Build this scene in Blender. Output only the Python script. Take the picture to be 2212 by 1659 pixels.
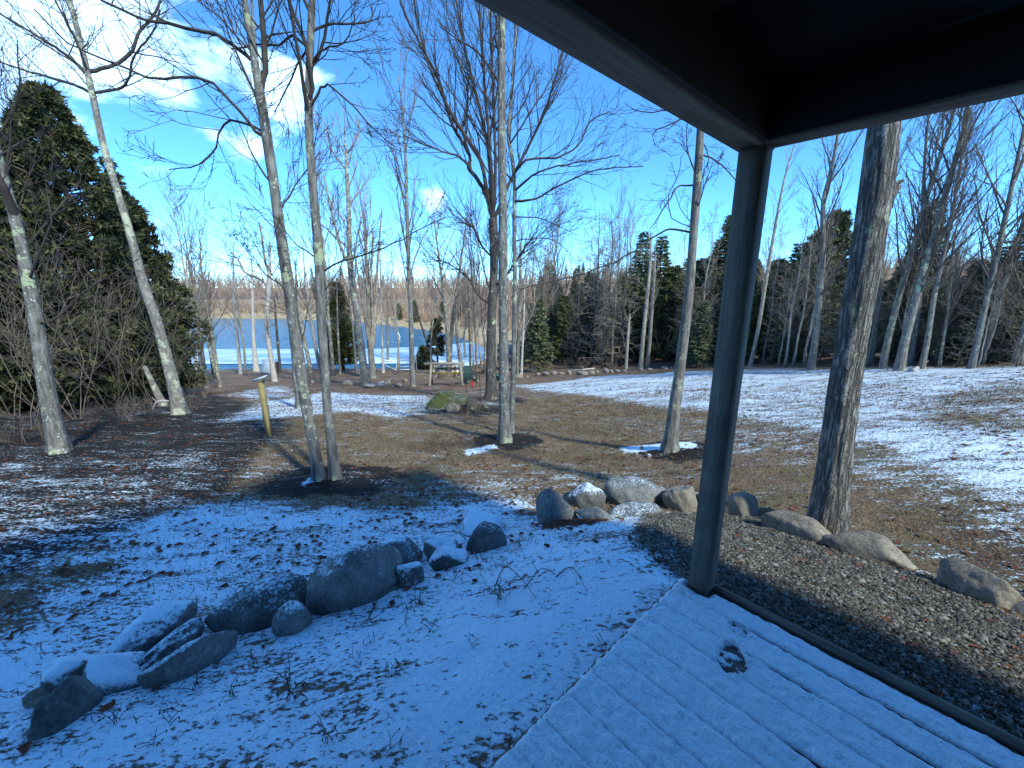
import bpy, bmesh, math, random, time
import numpy as np
from mathutils import Vector, Matrix
T0 = time.time()
for o in list(bpy.data.objects):
    bpy.data.objects.remove(o)
SC = bpy.context.scene
COL = SC.collection
R = math.radians

# ------------------------------------------------------------------ camera
# photograph measured in a 2212 x 1659 frame ("P" pixels)
F, CX, CY = 880.0, 1106.0, 829.5
PITCH = math.atan(F / 3698.0)
CP, SP = math.cos(PITCH), math.sin(PITCH)
CZ = 1.6                                   # eye height above the deck (deck top is z = 0)
cam_d = bpy.data.cameras.new('camera')
cam_d.sensor_width = 36.0
cam_d.lens = 36.0 * F / 2212.0
cam_d.clip_start = 0.05
cam_d.clip_end = 3000
cam = bpy.data.objects.new('camera', cam_d)
COL.objects.link(cam)
cam.location = (0, 0, CZ)
cam.rotation_euler = (math.pi / 2 - PITCH, 0, 0)
SC.camera = cam

# ------------------------------------------------------------------ light
SUN_AZ, SUN_EL = 140.0, 41.0               # azimuth clockwise from +Y (view direction)
W = bpy.data.worlds.new('World')
SC.world = W
W.use_nodes = True
SKY_STRENGTH = 0.15
SUN_STRENGTH = 2.9
EXPOSURE = 1.08

def pray(px, py):
    dx = (px - CX) / F
    u = (CY - py) / F
    return np.array([dx, CP + u * SP, -SP + u * CP])

def build_world():
    nt = W.node_tree
    N, L = nt.nodes, nt.links
    N.clear()
    out = N.new('ShaderNodeOutputWorld')
    bg = N.new('ShaderNodeBackground')
    bg.inputs['Strength'].default_value = SKY_STRENGTH
    sky = N.new('ShaderNodeTexSky')
    sky.sky_type = 'NISHITA'
    sky.sun_disc = False
    sky.sun_elevation = R(SUN_EL)
    sky.sun_rotation = R(SUN_AZ)
    sky.altitude = 1800
    sky.air_density = 0.75
    sky.dust_density = 0.05
    sky.ozone_density = 3.5
    tc = N.new('ShaderNodeTexCoord')
    mp = N.new('ShaderNodeMapping')
    mp.inputs['Scale'].default_value = (1, 1, 1.9)
    mp.inputs['Location'].default_value = (3.1, 0.4, 0.2)
    L.new(tc.outputs['Generated'], mp.inputs[0])
    nz = N.new('ShaderNodeTexNoise')
    nz.inputs['Scale'].default_value = 5.2
    nz.inputs['Detail'].default_value = 9
    nz.inputs['Roughness'].default_value = 0.56
    nz.inputs['Distortion'].default_value = 0.3
    L.new(mp.outputs[0], nz.inputs['Vector'])
    # clouds gather where the photograph shows them, thin noise elsewhere
    acc = None
    for (px, py, width, amt) in [(250, 10, 0.15, .31), (90, 50, 0.12, .22), (600, 195, 0.07, .27), (380, 120, 0.10, .24), (20, 110, .1, .2),
                                 (510, 315, 0.055, .24), (940, 430, 0.035, .27), (400, 280, .08, .08), (-500, 100, .4, .2), (3600, 300, .4, .1)]:
        d = pray(px, py)
        d = d / np.linalg.norm(d)
        vm = N.new('ShaderNodeVectorMath')
        vm.operation = 'DISTANCE'
        L.new(tc.outputs['Generated'], vm.inputs[0])
        vm.inputs[1].default_value = tuple(d)
        mr = N.new('ShaderNodeMapRange')
        mr.interpolation_type = 'SMOOTHSTEP'
        mr.inputs['From Min'].default_value = width * 2.0
        mr.inputs['From Max'].default_value = 0.0
        mr.inputs['To Min'].default_value = 0
        mr.inputs['To Max'].default_value = amt
        L.new(vm.outputs['Value'], mr.inputs['Value'])
        if acc is None:
            acc = mr.outputs[0]
        else:
            a = N.new('ShaderNodeMath')
            a.operation = 'MAXIMUM'
            L.new(acc, a.inputs[0])
            L.new(mr.outputs[0], a.inputs[1])
            acc = a.outputs[0]
    ad = N.new('ShaderNodeMath')
    ad.operation = 'ADD'
    L.new(nz.outputs['Fac'], ad.inputs[0])
    L.new(acc, ad.inputs[1])
    cm = N.new('ShaderNodeMapRange')
    cm.interpolation_type = 'SMOOTHSTEP'
    cm.inputs['From Min'].default_value = 0.655
    cm.inputs['From Max'].default_value = 0.80
    L.new(ad.outputs[0], cm.inputs['Value'])
    mul = N.new('ShaderNodeMath')
    mul.operation = 'MULTIPLY'
    mul.inputs[1].default_value = 0.72
    L.new(cm.outputs[0], mul.inputs[0])
    mix = N.new('ShaderNodeMix')
    mix.data_type = 'RGBA'
    L.new(mul.outputs[0], mix.inputs[0])
    L.new(sky.outputs[0], mix.inputs[6])
    mix.inputs[7].default_value = (6.6, 6.6, 6.8, 1)
    L.new(mix.outputs[2], bg.inputs['Color'])
    L.new(bg.outputs[0], out.inputs[0])
build_world()
sun_d = bpy.data.lights.new('sun', 'SUN')
sun_d.energy = SUN_STRENGTH
sun_d.angle = R(3.5)
sun_d.color = (1.0, 0.77, 0.52)
sun = bpy.data.objects.new('sun', sun_d)
COL.objects.link(sun)
SUN_DIR = Vector((math.sin(R(SUN_AZ)) * math.cos(R(SUN_EL)), math.cos(R(SUN_AZ)) * math.cos(R(SUN_EL)), math.sin(R(SUN_EL))))
sun.rotation_euler = SUN_DIR.to_track_quat('Z', 'Y').to_euler()
sun.location = (20, -20, 25)
vs = SC.view_settings
vs.view_transform = 'Standard'
vs.look = 'None'
vs.exposure = EXPOSURE
vs.gamma = 1
vs.use_curve_mapping = False
try:
    vs.use_white_balance = True
    vs.white_balance_temperature = 4650
    vs.white_balance_tint = -8
except Exception:
    pass

# ------------------------------------------------------------------ mesh helpers
class MB:
    """collects vertices and faces; build() links ONE mesh object"""
    def __init__(s):
        s.v, s.f3, s.f4, s.n = [], [], [], 0
        s.seg = []
    def add(s, v, f3=None, f4=None):
        v = np.asarray(v, dtype=np.float64).reshape(-1, 3)
        if f3 is not None and len(f3):
            s.f3.append(np.asarray(f3, dtype=np.int64).reshape(-1, 3) + s.n)
        if f4 is not None and len(f4):
            s.f4.append(np.asarray(f4, dtype=np.int64).reshape(-1, 4) + s.n)
        s.v.append(v)
        s.n += len(v)
    def box(s, c, sx, sy, sz, M=None):
        v = np.array([[x, y, z] for x in (-.5, .5) for y in (-.5, .5) for z in (-.5, .5)]) * np.array([sx, sy, sz])
        if M is not None:
            v = v @ np.asarray(M).T
        s.add(v + np.asarray(c), f4=[[0, 1, 3, 2], [4, 6, 7, 5], [0, 4, 5, 1], [2, 3, 7, 6], [0, 2, 6, 4], [1, 5, 7, 3]])
    def bar(s, a, b, w, h, up=(0, 0, 1)):
        a, b = np.asarray(a, float), np.asarray(b, float)
        d = b - a
        L = np.linalg.norm(d)
        d = d / L
        x = np.cross(d, up)
        if np.linalg.norm(x) < 1e-3:
            x = np.cross(d, (0, 1, 0))
        x /= np.linalg.norm(x)
        y = np.cross(x, d)
        s.box((a + b) / 2, L, w, h, np.array([d, x, y]).T)
    def tube(s, pts, rad, k=6, cap=True, noise=None):
        pts = np.asarray(pts, float)
        rad = np.asarray(rad, float)
        n = len(pts)
        t = np.gradient(pts, axis=0)
        t /= np.linalg.norm(t, axis=1)[:, None] + 1e-9
        ref = np.array([1.0, 0.13, 0.05]) if abs(t[:, 2]).mean() > .6 else np.array([0.05, 0.1, 1.0])
        x = np.cross(t, ref)
        x /= np.linalg.norm(x, axis=1)[:, None] + 1e-9
        y = np.cross(t, x)
        a = np.arange(k) * 2 * math.pi / k
        rr = rad[:, None] * np.ones(k)[None, :]
        if noise is not None:
            rr = rr * noise
        v = pts[:, None, :] + rr[:, :, None] * (np.cos(a)[None, :, None] * x[:, None, :] + np.sin(a)[None, :, None] * y[:, None, :])
        i = np.arange(n - 1)[:, None] * k
        j = np.arange(k)[None, :]
        j2 = (j + 1) % k
        q = np.stack([i + j, i + j2, i + k + j2, i + k + j], axis=-1).reshape(-1, 4)
        vv = v.reshape(-1, 3)
        f3 = []
        if cap:
            vv = np.vstack([vv, pts[-1] + t[-1] * rad[-1] * .3, pts[0]])
            top = (n - 1) * k
            f3 = [[top + m, top + (m + 1) % k, n * k] for m in range(k)] + [[(m + 1) % k, m, n * k + 1] for m in range(k)]
        s.add(vv, f3, q)
    def segs(s, k=3):
        """turn the collected (p0, p1, r0, r1) segments into thin prisms in one go"""
        if not s.seg:
            return
        A = np.array(s.seg, float)
        s.seg = []
        prisms(s, A[:, 0:3], A[:, 3:6], A[:, 6], A[:, 7], k)
    def data(s, name, smooth=False, mat=None):
        s.segs()
        me = bpy.data.meshes.new(name)
        V = np.concatenate(s.v) if s.v else np.zeros((0, 3))
        f3 = np.concatenate(s.f3) if s.f3 else np.zeros((0, 3), int)
        f4 = np.concatenate(s.f4) if s.f4 else np.zeros((0, 4), int)
        me.vertices.add(len(V))
        me.vertices.foreach_set('co', V.astype(np.float32).ravel())
        nl = f3.size + f4.size
        me.loops.add(nl)
        me.loops.foreach_set('vertex_index', np.concatenate([f3.ravel(), f4.ravel()]).astype(np.int32))
        npoly = len(f3) + len(f4)
        me.polygons.add(npoly)
        st = np.concatenate([np.arange(len(f3)) * 3, f3.size + np.arange(len(f4)) * 4]).astype(np.int32)
        tot = np.concatenate([np.full(len(f3), 3), np.full(len(f4), 4)]).astype(np.int32)
        me.polygons.foreach_set('loop_start', st)
        me.polygons.foreach_set('loop_total', tot)
        if smooth:
            me.polygons.foreach_set('use_smooth', np.ones(npoly, dtype=bool))
        me.update(calc_edges=True)
        me.validate()
        if mat:
            me.materials.append(mat)
        return me
    def build(s, name, mat, parent=None, smooth=False, loc=None):
        return obj(name, s.data(name, smooth, mat), parent, loc)

def prisms(mb, p0, p1, r0, r1, k=3):
    d = p1 - p0
    d = d / (np.linalg.norm(d, axis=1)[:, None] + 1e-9)
    ref = np.where(np.abs(d[:, 2:3]) > .8, np.array([[1., 0, 0]]), np.array([[0., 0, 1.]]))
    x = np.cross(d, ref)
    x /= np.linalg.norm(x, axis=1)[:, None] + 1e-9
    y = np.cross(d, x)
    m = len(p0)
    a = np.arange(k) * 2 * math.pi / k
    ring = np.cos(a)[None, :, None] * x[:, None, :] + np.sin(a)[None, :, None] * y[:, None, :]
    v = np.concatenate([p0[:, None, :] + ring * r0[:, None, None], p1[:, None, :] + ring * r1[:, None, None]], axis=1)
    base = (np.arange(m) * 2 * k)[:, None]
    j = np.arange(k)[None, :]
    j2 = (j + 1) % k
    q = np.stack([base + j, base + j2, base + k + j2, base + k + j], axis=-1).reshape(-1, 4)
    mb.add(v.reshape(-1, 3), None, q)

def obj(name, data, parent=None, loc=None):
    o = bpy.data.objects.new(name, data)
    COL.objects.link(o)
    if parent is not None:
        o.parent = parent
    if loc is not None:
        o.location = loc
    return o

def tag(o, label=None, cat=None, group=None, kind=None):
    if label: o['label'] = label
    if cat: o['category'] = cat
    if group: o['group'] = group
    if kind: o['kind'] = kind
    return o

def thing(name, label, cat, loc=(0, 0, 0), rz=0.0, group=None):
    o = obj(name, None, None, loc)
    o.rotation_euler = (0, 0, rz)
    o.empty_display_size = .2
    return tag(o, label, cat, group)

# ------------------------------------------------------------------ noise
_rs = np.random.RandomState(7)
_tab = _rs.rand(256, 256)
def vnoise(x, y, seed=0):
    x = np.asarray(x, float) + seed * 17.31
    y = np.asarray(y, float) + seed * 9.77
    xi, yi = np.floor(x).astype(int), np.floor(y).astype(int)
    fx, fy = x - xi, y - yi
    fx = fx * fx * (3 - 2 * fx)
    fy = fy * fy * (3 - 2 * fy)
    g = lambda a, b: _tab[a & 255, b & 255]
    return (g(xi, yi) * (1 - fx) + g(xi + 1, yi) * fx) * (1 - fy) + (g(xi, yi + 1) * (1 - fx) + g(xi + 1, yi + 1) * fx) * fy
def fbm(x, y, oct=4, seed=0):
    a, s, t = 1.0, 0.0, 0.0
    for i in range(oct):
        s = s + a * vnoise(x * 2 ** i, y * 2 ** i, seed + i * 3)
        t += a
        a *= .5
    return s / t
def sstep(a, b, x):
    t = np.clip((np.asarray(x, float) - a) / (b - a), 0, 1)
    return t * t * (3 - 2 * t)

# ------------------------------------------------------------------ porch axes (deck plane z = 0)
def atz(px, py, z):
    r = pray(px, py)
    return np.array([0, 0, CZ]) + r * ((z - CZ) / r[2])
_l1, _l2, _r1, _r2 = atz(1478, 1255, 0), atz(1040, 1659, 0), atz(1545, 1270, 0), atz(2212, 1600, 0)
E2 = (_l2 - _l1)[:2]; E2 /= np.linalg.norm(E2)
E1 = (_r2 - _r1)[:2]; E1 /= np.linalg.norm(E1)
# square the corner: split the small measuring error between both edges
_m = (E1 + E2) / np.linalg.norm(E1 + E2)
_n = np.array([-_m[1], _m[0]])
E1, E2 = (_m + _n * np.sign(E1 @ _n)) / math.sqrt(2), (_m + _n * np.sign(E2 @ _n)) / math.sqrt(2)
_k = np.linalg.solve(np.array([E2, -E1]).T, (_r1 - _l1)[:2])
ORG = _l1[:2] + _k[0] * E2
MI = np.linalg.inv(np.array([E1, E2]).T)
def uv(x, y):
    return MI[0, 0] * (x - ORG[0]) + MI[0, 1] * (y - ORG[1]), MI[1, 0] * (x - ORG[0]) + MI[1, 1] * (y - ORG[1])
def dk(u, v, z=0.0):
    p = ORG + u * E1 + v * E2
    return np.array([p[0], p[1], z])

# ------------------------------------------------------------------ terrain shape
LAKE_Z = -6.6
LAKE = np.array([(-260, 40.5), (-60, 40), (-30, 40.5), (-16, 41), (-8, 41.5), (-4.5, 42.2), (-2.6, 45), (-3, 53), (-6, 62), (-10, 71), (-17, 80),
                 (-23, 86), (-30, 92), (-40, 102), (-60, 107), (-90, 109), (-260, 112)], float)
def poly_sd(x, y, P):
    """signed distance, negative inside"""
    x = np.asarray(x, float); y = np.asarray(y, float)
    best = np.full(x.shape, 1e18)
    inside = np.zeros(x.shape, bool)
    n = len(P)
    for i in range(n):
        ax, ay = P[i]; bx, by = P[(i + 1) % n]
        ex, ey = bx - ax, by - ay
        t = np.clip(((x - ax) * ex + (y - ay) * ey) / (ex * ex + ey * ey + 1e-12), 0, 1)
        best = np.minimum(best, (x - ax - t * ex) ** 2 + (y - ay - t * ey) ** 2)
        c1 = (ay > y) != (by > y)
        xc = ax + (y - ay) / (by - ay + (1e-12 if by == ay else 0)) * ex
        inside ^= c1 & (x < xc)
    d = np.sqrt(best)
    return np.where(inside, -d, d)
MOUNDS = []      # (x, y, radius, height)
def height(x, y, fine=True):
    x = np.asarray(x, float); y = np.asarray(y, float)
    ye = np.where(y > 0.6, y, 0.6 + .25 * np.tanh(y - .6))
    yc = np.where(ye < 30, ye, 30 + (ye - 30) * .75)
    yc = np.minimum(yc, 38.2)
    xx = np.clip(x - 1.0, 0, 60)
    tilt = .092 * np.where(xx < 16, xx, 16 + (xx - 16) * .35) * sstep(0, 6, y) * (1 - .35 * sstep(25, 60, y))
    base = -.17 * yc + tilt
    # the lawn on the far right swells up a little
    base = base + 0.5 * sstep(14, 24, x) * sstep(8, 16, y) * (1 - sstep(26, 40, y))
    u, v = uv(x, y)
    d = np.sqrt(np.clip(-u, 0, None) ** 2 + np.clip(-v, 0, None) ** 2)
    w = sstep(0.0, 1.9, d)
    near = -.03 - .09 * sstep(-.25, .05, -v) * sstep(-.5, -.1, u)
    base = near * (1 - w) + base * w
    base = np.where((u > .07) & (v > .07), -.35, base)
    # behind the shore the land falls to the marsh and the hills rise far off
    sd = poly_sd(x, y, LAKE)
    far = np.where(sd < 0, LAKE_Z - .7 * sstep(0, 3, -sd), LAKE_Z + .12 + .5 * sstep(0, 14, sd))
    hl = sstep(104, 150, y) * 3.0 * sstep(-10, -30, x) + sstep(130, 400, y + .10 * x) * (3 + 12 * sstep(-60, 80, x)) + sstep(60, 300, x - 30) * sstep(60, 260, y) * 8
    far = far + hl * sstep(0, 12, sd)
    k = sstep(38.2, 41.5, y) * (1 - sstep(6, 20, x)) + sstep(6, 20, x) * sstep(44, 78, y)
    z = base * (1 - k) + far * k
    z = np.where(sd < 0, np.minimum(z, LAKE_Z - .03 - .5 * sstep(0, 2, -sd)), z)
    for (mx, my, mr, mh) in MOUNDS:
        z = z + mh * np.exp(-((x - mx) ** 2 + (y - my) ** 2) / (mr * mr))
    out = sstep(.05, .5, d)
    z = z + out * (fbm(x * .5, y * .5, 3, 1) - .5) * .16 * sstep(1.5, 9, y)
    if fine:
        z = z + out * ((fbm(x * 3, y * 3, 3, 4) - .5) * .05 + (vnoise(x * 11, y * 11, 9) - .5) * .014 * (y < 9))
    return z
_TS = .6 * 1.03 ** np.arange(222)
def ground(px, py, tmax=420):
    """where the line of sight through that place of the photograph meets the ground"""
    r = pray(px, py)
    ts = _TS
    for _ in range(3):
        below = CZ + r[2] * ts < height(r[0] * ts, r[1] * ts, False)
        k = int(np.argmax(below))
        if not below[k]:
            p = r * tmax
            return np.array([p[0], p[1], CZ + p[2]]), tmax
        if k == 0: break
        ts = np.linspace(ts[k - 1], ts[k], 24)
    t = float(ts[k])
    p = r * t
    return np.array([p[0], p[1], CZ + p[2]]), t
def plane(px, py, y0):
    """point on the upright plane y = y0 seen at that place of the photograph"""
    r = pray(px, py)
    t = y0 / r[1]
    return np.array([r[0] * t, y0, CZ + r[2] * t])
def zat(x, y):
    return float(height(x, y, True))

# ------------------------------------------------------------------ materials
def new_mat(name):
    m = bpy.data.materials.new(name)
    m.use_nodes = True
    nt = m.node_tree
    nt.nodes.clear()
    o = nt.nodes.new('ShaderNodeOutputMaterial')
    b = nt.nodes.new('ShaderNodeBsdfPrincipled')
    nt.links.new(b.outputs[0], o.inputs[0])
    b.inputs['Roughness'].default_value = .85
    b.inputs['Specular IOR Level'].default_value = .25
    return m, nt, b
class NT:
    """tiny node-graph helper"""
    def __init__(s, nt): s.nt = nt; s.tc = None
    def n(s, t): return s.nt.nodes.new(t)
    def l(s, a, b): s.nt.links.new(a, b)
    def co(s, scale=(1, 1, 1), rot=(0, 0, 0), kind='Object'):
        if s.tc is None: s.tc = s.n('ShaderNodeTexCoord')
        m = s.n('ShaderNodeMapping')
        m.inputs['Scale'].default_value = scale
        m.inputs['Rotation'].default_value = rot
        s.l(s.tc.outputs[kind], m.inputs[0])
        return m.outputs[0]
    def noise(s, vec, scale, detail=4, rough=.55, dist=0.0):
        n = s.n('ShaderNodeTexNoise')
        n.inputs['Scale'].default_value = scale
        n.inputs['Detail'].default_value = detail
        n.inputs['Roughness'].default_value = rough
        n.inputs['Distortion'].default_value = dist
        s.l(vec, n.inputs['Vector'])
        return n.outputs['Fac']
    def vor(s, vec, scale, feat='F1', rnd=1.0):
        n = s.n('ShaderNodeTexVoronoi')
        n.feature = feat
        n.inputs['Scale'].default_value = scale
        n.inputs['Randomness'].default_value = rnd
        s.l(vec, n.inputs['Vector'])
        return n
    def rng(s, v, a, b, c=0.0, d=1.0, smooth=True):
        m = s.n('ShaderNodeMapRange')
        m.interpolation_type = 'SMOOTHSTEP' if smooth else 'LINEAR'
        for k, x in (('From Min', a), ('From Max', b), ('To Min', c), ('To Max', d)):
            m.inputs[k].default_value = x
        s.l(v, m.inputs['Value'])
        return m.outputs[0]
    def math(s, op, a, b=None):
        m = s.n('ShaderNodeMath')
        m.operation = op
        for i, x in enumerate((a, b)):
            if x is None: continue
            if isinstance(x, (int, float)): m.inputs[i].default_value = x
            else: s.l(x, m.inputs[i])
        return m.outputs[0]
    def mix(s, fac, a, b):
        m = s.n('ShaderNodeMix')
        m.data_type = 'RGBA'
        for i, x in ((0, fac), (6, a), (7, b)):
            if isinstance(x, (int, float)): m.inputs[i].default_value = x
            elif isinstance(x, tuple): m.inputs[i].default_value = (*x, 1)
            else: s.l(x, m.inputs[i])
        return m.outputs[2]
    def ramp(s, fac, stops):
        r = s.n('ShaderNodeValToRGB')
        el = r.color_ramp.elements
        while len(el) < len(stops): el.new(.5)
        for e, (p, c) in zip(el, stops):
            e.position = p
            e.color = (*c, 1)
        s.l(fac, r.inputs[0])
        return r.outputs[0]
    def bump(s, b, h, strength=.5, dist=.02):
        n = s.n('ShaderNodeBump')
        n.inputs['Strength'].default_value = strength
        n.inputs['Distance'].default_value = dist
        s.l(h, n.inputs['Height'])
        s.l(n.outputs[0], b.inputs['Normal'])
    def attr(s, name, kind='GEOMETRY'):
        a = s.n('ShaderNodeAttribute')
        a.attribute_name = name
        a.attribute_type = kind
        return a
SNOW = (.82, .88, .95)
M = {}
def mat_plain(name, colr, rough=.8, var=.25, scale=8.0, metal=0.0, bump=0.0):
    m, nt, b = new_mat(name)
    g = NT(nt)
    f = g.noise(g.co(), scale, 5)
    c1 = tuple(c * (1 - var) for c in colr)
    c2 = tuple(min(1, c * (1 + var)) for c in colr)
    g.l(g.mix(g.rng(f, .3, .7), c1, c2), b.inputs['Base Color'])
    b.inputs['Roughness'].default_value = rough
    b.inputs['Metallic'].default_value = metal
    if bump: g.bump(b, f, .6, bump)
    M[name] = m
    return m

def mat_ground():
    m, nt, b = new_mat('ground')
    g = NT(nt)
    a = g.attr('mask')
    sp = g.n('ShaderNodeSeparateColor')
    g.l(a.outputs['Color'], sp.inputs[0])
    cov, soil, litter = sp.outputs[0], sp.outputs[1], sp.outputs[2]
    reed = a.outputs['Alpha']
    co = g.co()
    cs = g.co((.45, 1.5, 1), (0, 0, R(-28)))
    fine = g.noise(co, 48, 4, .65)
    mid = g.noise(co, 9, 5, .6)
    big = g.noise(co, 1.3, 4, .6)
    # dry winter turf
    turf = g.ramp(fine, [(.28, (.055, .038, .022)), (.46, (.175, .122, .07)), (.6, (.30, .22, .13)), (.75, (.44, .35, .225))])
    olive = g.ramp(fine, [(.28, (.045, .04, .017)), (.5, (.16, .132, .062)), (.72, (.32, .265, .14))])
    turf = g.mix(g.rng(big, .42, .62), turf, olive)
    damp = g.noise(co, .55, 5, .65)
    turf = g.mix(g.rng(damp, .52, .66, 0, .65), turf, (.045, .03, .018))
    rust = g.ramp(fine, [(.3, (.030, .014, .008)), (.48, (.13, .058, .028)), (.6, (.24, .115, .055)), (.75, (.38, .24, .13))])
    col = g.mix(g.math('MULTIPLY', g.rng(mid, .38, .6), litter), turf, rust)
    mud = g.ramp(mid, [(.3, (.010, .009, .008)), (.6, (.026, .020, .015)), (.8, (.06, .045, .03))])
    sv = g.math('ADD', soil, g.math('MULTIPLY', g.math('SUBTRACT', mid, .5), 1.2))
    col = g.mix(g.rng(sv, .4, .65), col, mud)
    rd = g.ramp(g.noise(co, .25, 6, .7), [(.3, (.32, .23, .11)), (.6, (.52, .39, .20)), (.8, (.6, .48, .27))])
    col = g.mix(reed, col, rd)
    # patchy snow: coverage painted per vertex, broken up by noise
    n1 = g.noise(cs, 5.5, 6, .66)
    n2 = g.noise(g.co((.7, 1.25, 1), (0, 0, R(-28))), 38, 5, .7)
    n3 = g.noise(cs, 1.2, 3, .5)
    nn = g.math('ADD', g.math('MULTIPLY', g.math('SUBTRACT', n1, .5), 2.0), g.math('MULTIPLY', g.math('SUBTRACT', n2, .5), 3.1))
    nn = g.math('ADD', nn, g.math('MULTIPLY', g.math('SUBTRACT', n3, .5), 1.0))
    v = g.math('ADD', cov, nn)
    sm = g.rng(v, .40, .66)
    sc = g.mix(g.rng(fine, .3, .7), SNOW, (.70, .77, .86))
    col = g.mix(sm, col, sc)
    g.l(col, b.inputs['Base Color'])
    g.l(g.rng(sm, 0, 1, .92, .6), b.inputs['Roughness'])
    h = g.math('ADD', g.math('MULTIPLY', sm, .8), g.math('MULTIPLY', fine, g.rng(sm, 0, 1, 1.1, .25)))
    h = g.math('ADD', h, g.math('MULTIPLY', mid, .6))
    g.bump(b, h, .9, .03)
    M['ground'] = m
def mat_snow():
    m, nt, b = new_mat('snow')
    g = NT(nt)
    co = g.co()
    f = g.noise(co, 90, 4, .6)
    c = g.noise(co, 22, 3)
    g.l(g.mix(g.rng(f, .3, .7), (.74, .82, .92), (.86, .91, .97)), b.inputs['Base Color'])
    b.inputs['Roughness'].default_value = .55
    b.inputs['Subsurface Weight'].default_value = 0.0
    g.bump(b, g.math('ADD', f, g.math('MULTIPLY', c, 1.2)), 1.0, .012)
    M['snow'] = m
def mat_bark(name, base, dark, lichen=.3, spots=.3, ridge=0.0, lcol=(.46, .50, .30), scale=1.0):
    m, nt, b = new_mat(name)
    g = NT(nt)
    co = g.co()
    cv = g.co((1, 1, .16))
    n1 = g.noise(cv, 26 * scale, 6, .65, .4)
    n2 = g.noise(co, 5 * scale, 5, .6)
    n3 = g.noise(co, 60 * scale, 3, .6)
    col = g.mix(g.rng(n1, .36, .64), dark, base)
    col = g.mix(g.math('MULTIPLY', g.rng(n2, .5, .7), .5), col, tuple(min(1, c * 1.5) for c in base))
    h = g.math('ADD', n1, g.math('MULTIPLY', n3, .3))
    if ridge:
        fn = g.noise(g.co((1, 1, .10)), ridge, 4, .55, .35)
        e = g.rng(g.math('ABSOLUTE', g.math('SUBTRACT', fn, .5)), 0.0, .075)
        fn2 = g.noise(g.co((1, 1, .5)), ridge * .7, 3, .5)
        e = g.math('MULTIPLY', e, g.rng(g.math('ABSOLUTE', g.math('SUBTRACT', fn2, .5)), 0.0, .03, .55, 1))
        col = g.mix(e, tuple(c * .7 for c in dark), col)
        h = g.math('ADD', h, g.math('MULTIPLY', e, 1.2))
    if lichen:
        l1 = g.rng(g.math('ADD', g.noise(co, 3.2 * scale, 5, .7), g.math('MULTIPLY', n3, .15)), .70 - .22 * lichen, .76 - .22 * lichen)
        col = g.mix(g.math('MULTIPLY', l1, .8), col, lcol)
    if spots:
        vv = g.vor(g.co((1, 1, .7)), 21 * scale)
        vv.inputs['Randomness'].default_value = 1.0
        rr = g.rng(vv.outputs['Distance'], .12 + .25 * spots, .05 + .25 * spots)
        keep = g.rng(g.noise(co, 4 * scale, 5, .75), .56 - .10 * spots, .60 - .10 * spots)
        col = g.mix(g.math('MULTIPLY', g.math('MULTIPLY', rr, keep), .85), col, (.55, .56, .50))
    g.l(col, b.inputs['Base Color'])
    b.inputs['Roughness'].default_value = .9
    g.bump(b, h, .9, .025)
    M[name] = m
def mat_foliage(name, c1, c2, c3):
    m, nt, b = new_mat(name)
    g = NT(nt)
    f = g.noise(g.co(), 1.4, 4, .6)
    r = g.n('ShaderNodeNewGeometry')
    q = g.math('ADD', g.math('MULTIPLY', r.outputs['Random Per Island'], .55), g.math('MULTIPLY', f, .6))
    g.l(g.ramp(q, [(.25, c1), (.55, c2), (.85, c3)]), b.inputs['Base Color'])
    b.inputs['Roughness'].default_value = .7
    M[name] = m
def mat_rock(name, c1, c2, c3):
    m, nt, b = new_mat(name)
    g = NT(nt)
    co = g.co()
    n1 = g.noise(co, 6, 8, .72)
    n2 = g.noise(co, 55, 5, .72)
    n3 = g.noise(co, 2.2, 4)
    col = g.ramp(g.math('ADD', g.math('MULTIPLY', n1, .6), g.math('MULTIPLY', n2, .5)), [(.42, c1), (.55, c2), (.70, c3)])
    col = g.mix(g.math('MULTIPLY', g.rng(n3, .52, .66), .45), col, tuple(c * .55 for c in c2))
    moss = g.attr('moss', 'OBJECT').outputs['Fac']
    snow = g.attr('snow', 'OBJECT').outputs['Fac']
    ge = g.n('ShaderNodeNewGeometry')
    sx = g.n('ShaderNodeSeparateXYZ')
    g.l(ge.outputs['Normal'], sx.inputs[0])
    nz = sx.outputs[2]
    mm = g.math('ADD', g.math('SUBTRACT', moss, .5), g.math('MULTIPLY', g.math('SUBTRACT', n1, .5), 2.5))
    mossc = g.ramp(n2, [(.3, (.03, .035, .008)), (.6, (.10, .105, .025)), (.8, (.17, .16, .05))])
    col = g.mix(g.math('MULTIPLY', g.rng(mm, .1, .3), g.rng(nz, .1, .45)), col, mossc)
    sv = g.math('ADD', nz, g.math('MULTIPLY', g.math('SUBTRACT', n1, .5), .9))
    sv = g.math('ADD', sv, g.math('MULTIPLY', g.math('SUBTRACT', n2, .5), 1.7))
    th = g.math('SUBTRACT', 1.55, g.math('MULTIPLY', snow, 1.1))
    sm = g.math('SUBTRACT', sv, th)
    sm = g.rng(sm, -.12, .22)
    col = g.mix(sm, col, SNOW)
    g.l(col, b.inputs['Base Color'])
    b.inputs['Roughness'].default_value = .85
    g.bump(b, g.math('ADD', g.math('ADD', n1, g.math('MULTIPLY', n2, .5)), g.math('MULTIPLY', sm, .6)), .8, .02)
    M[name] = m
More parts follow.
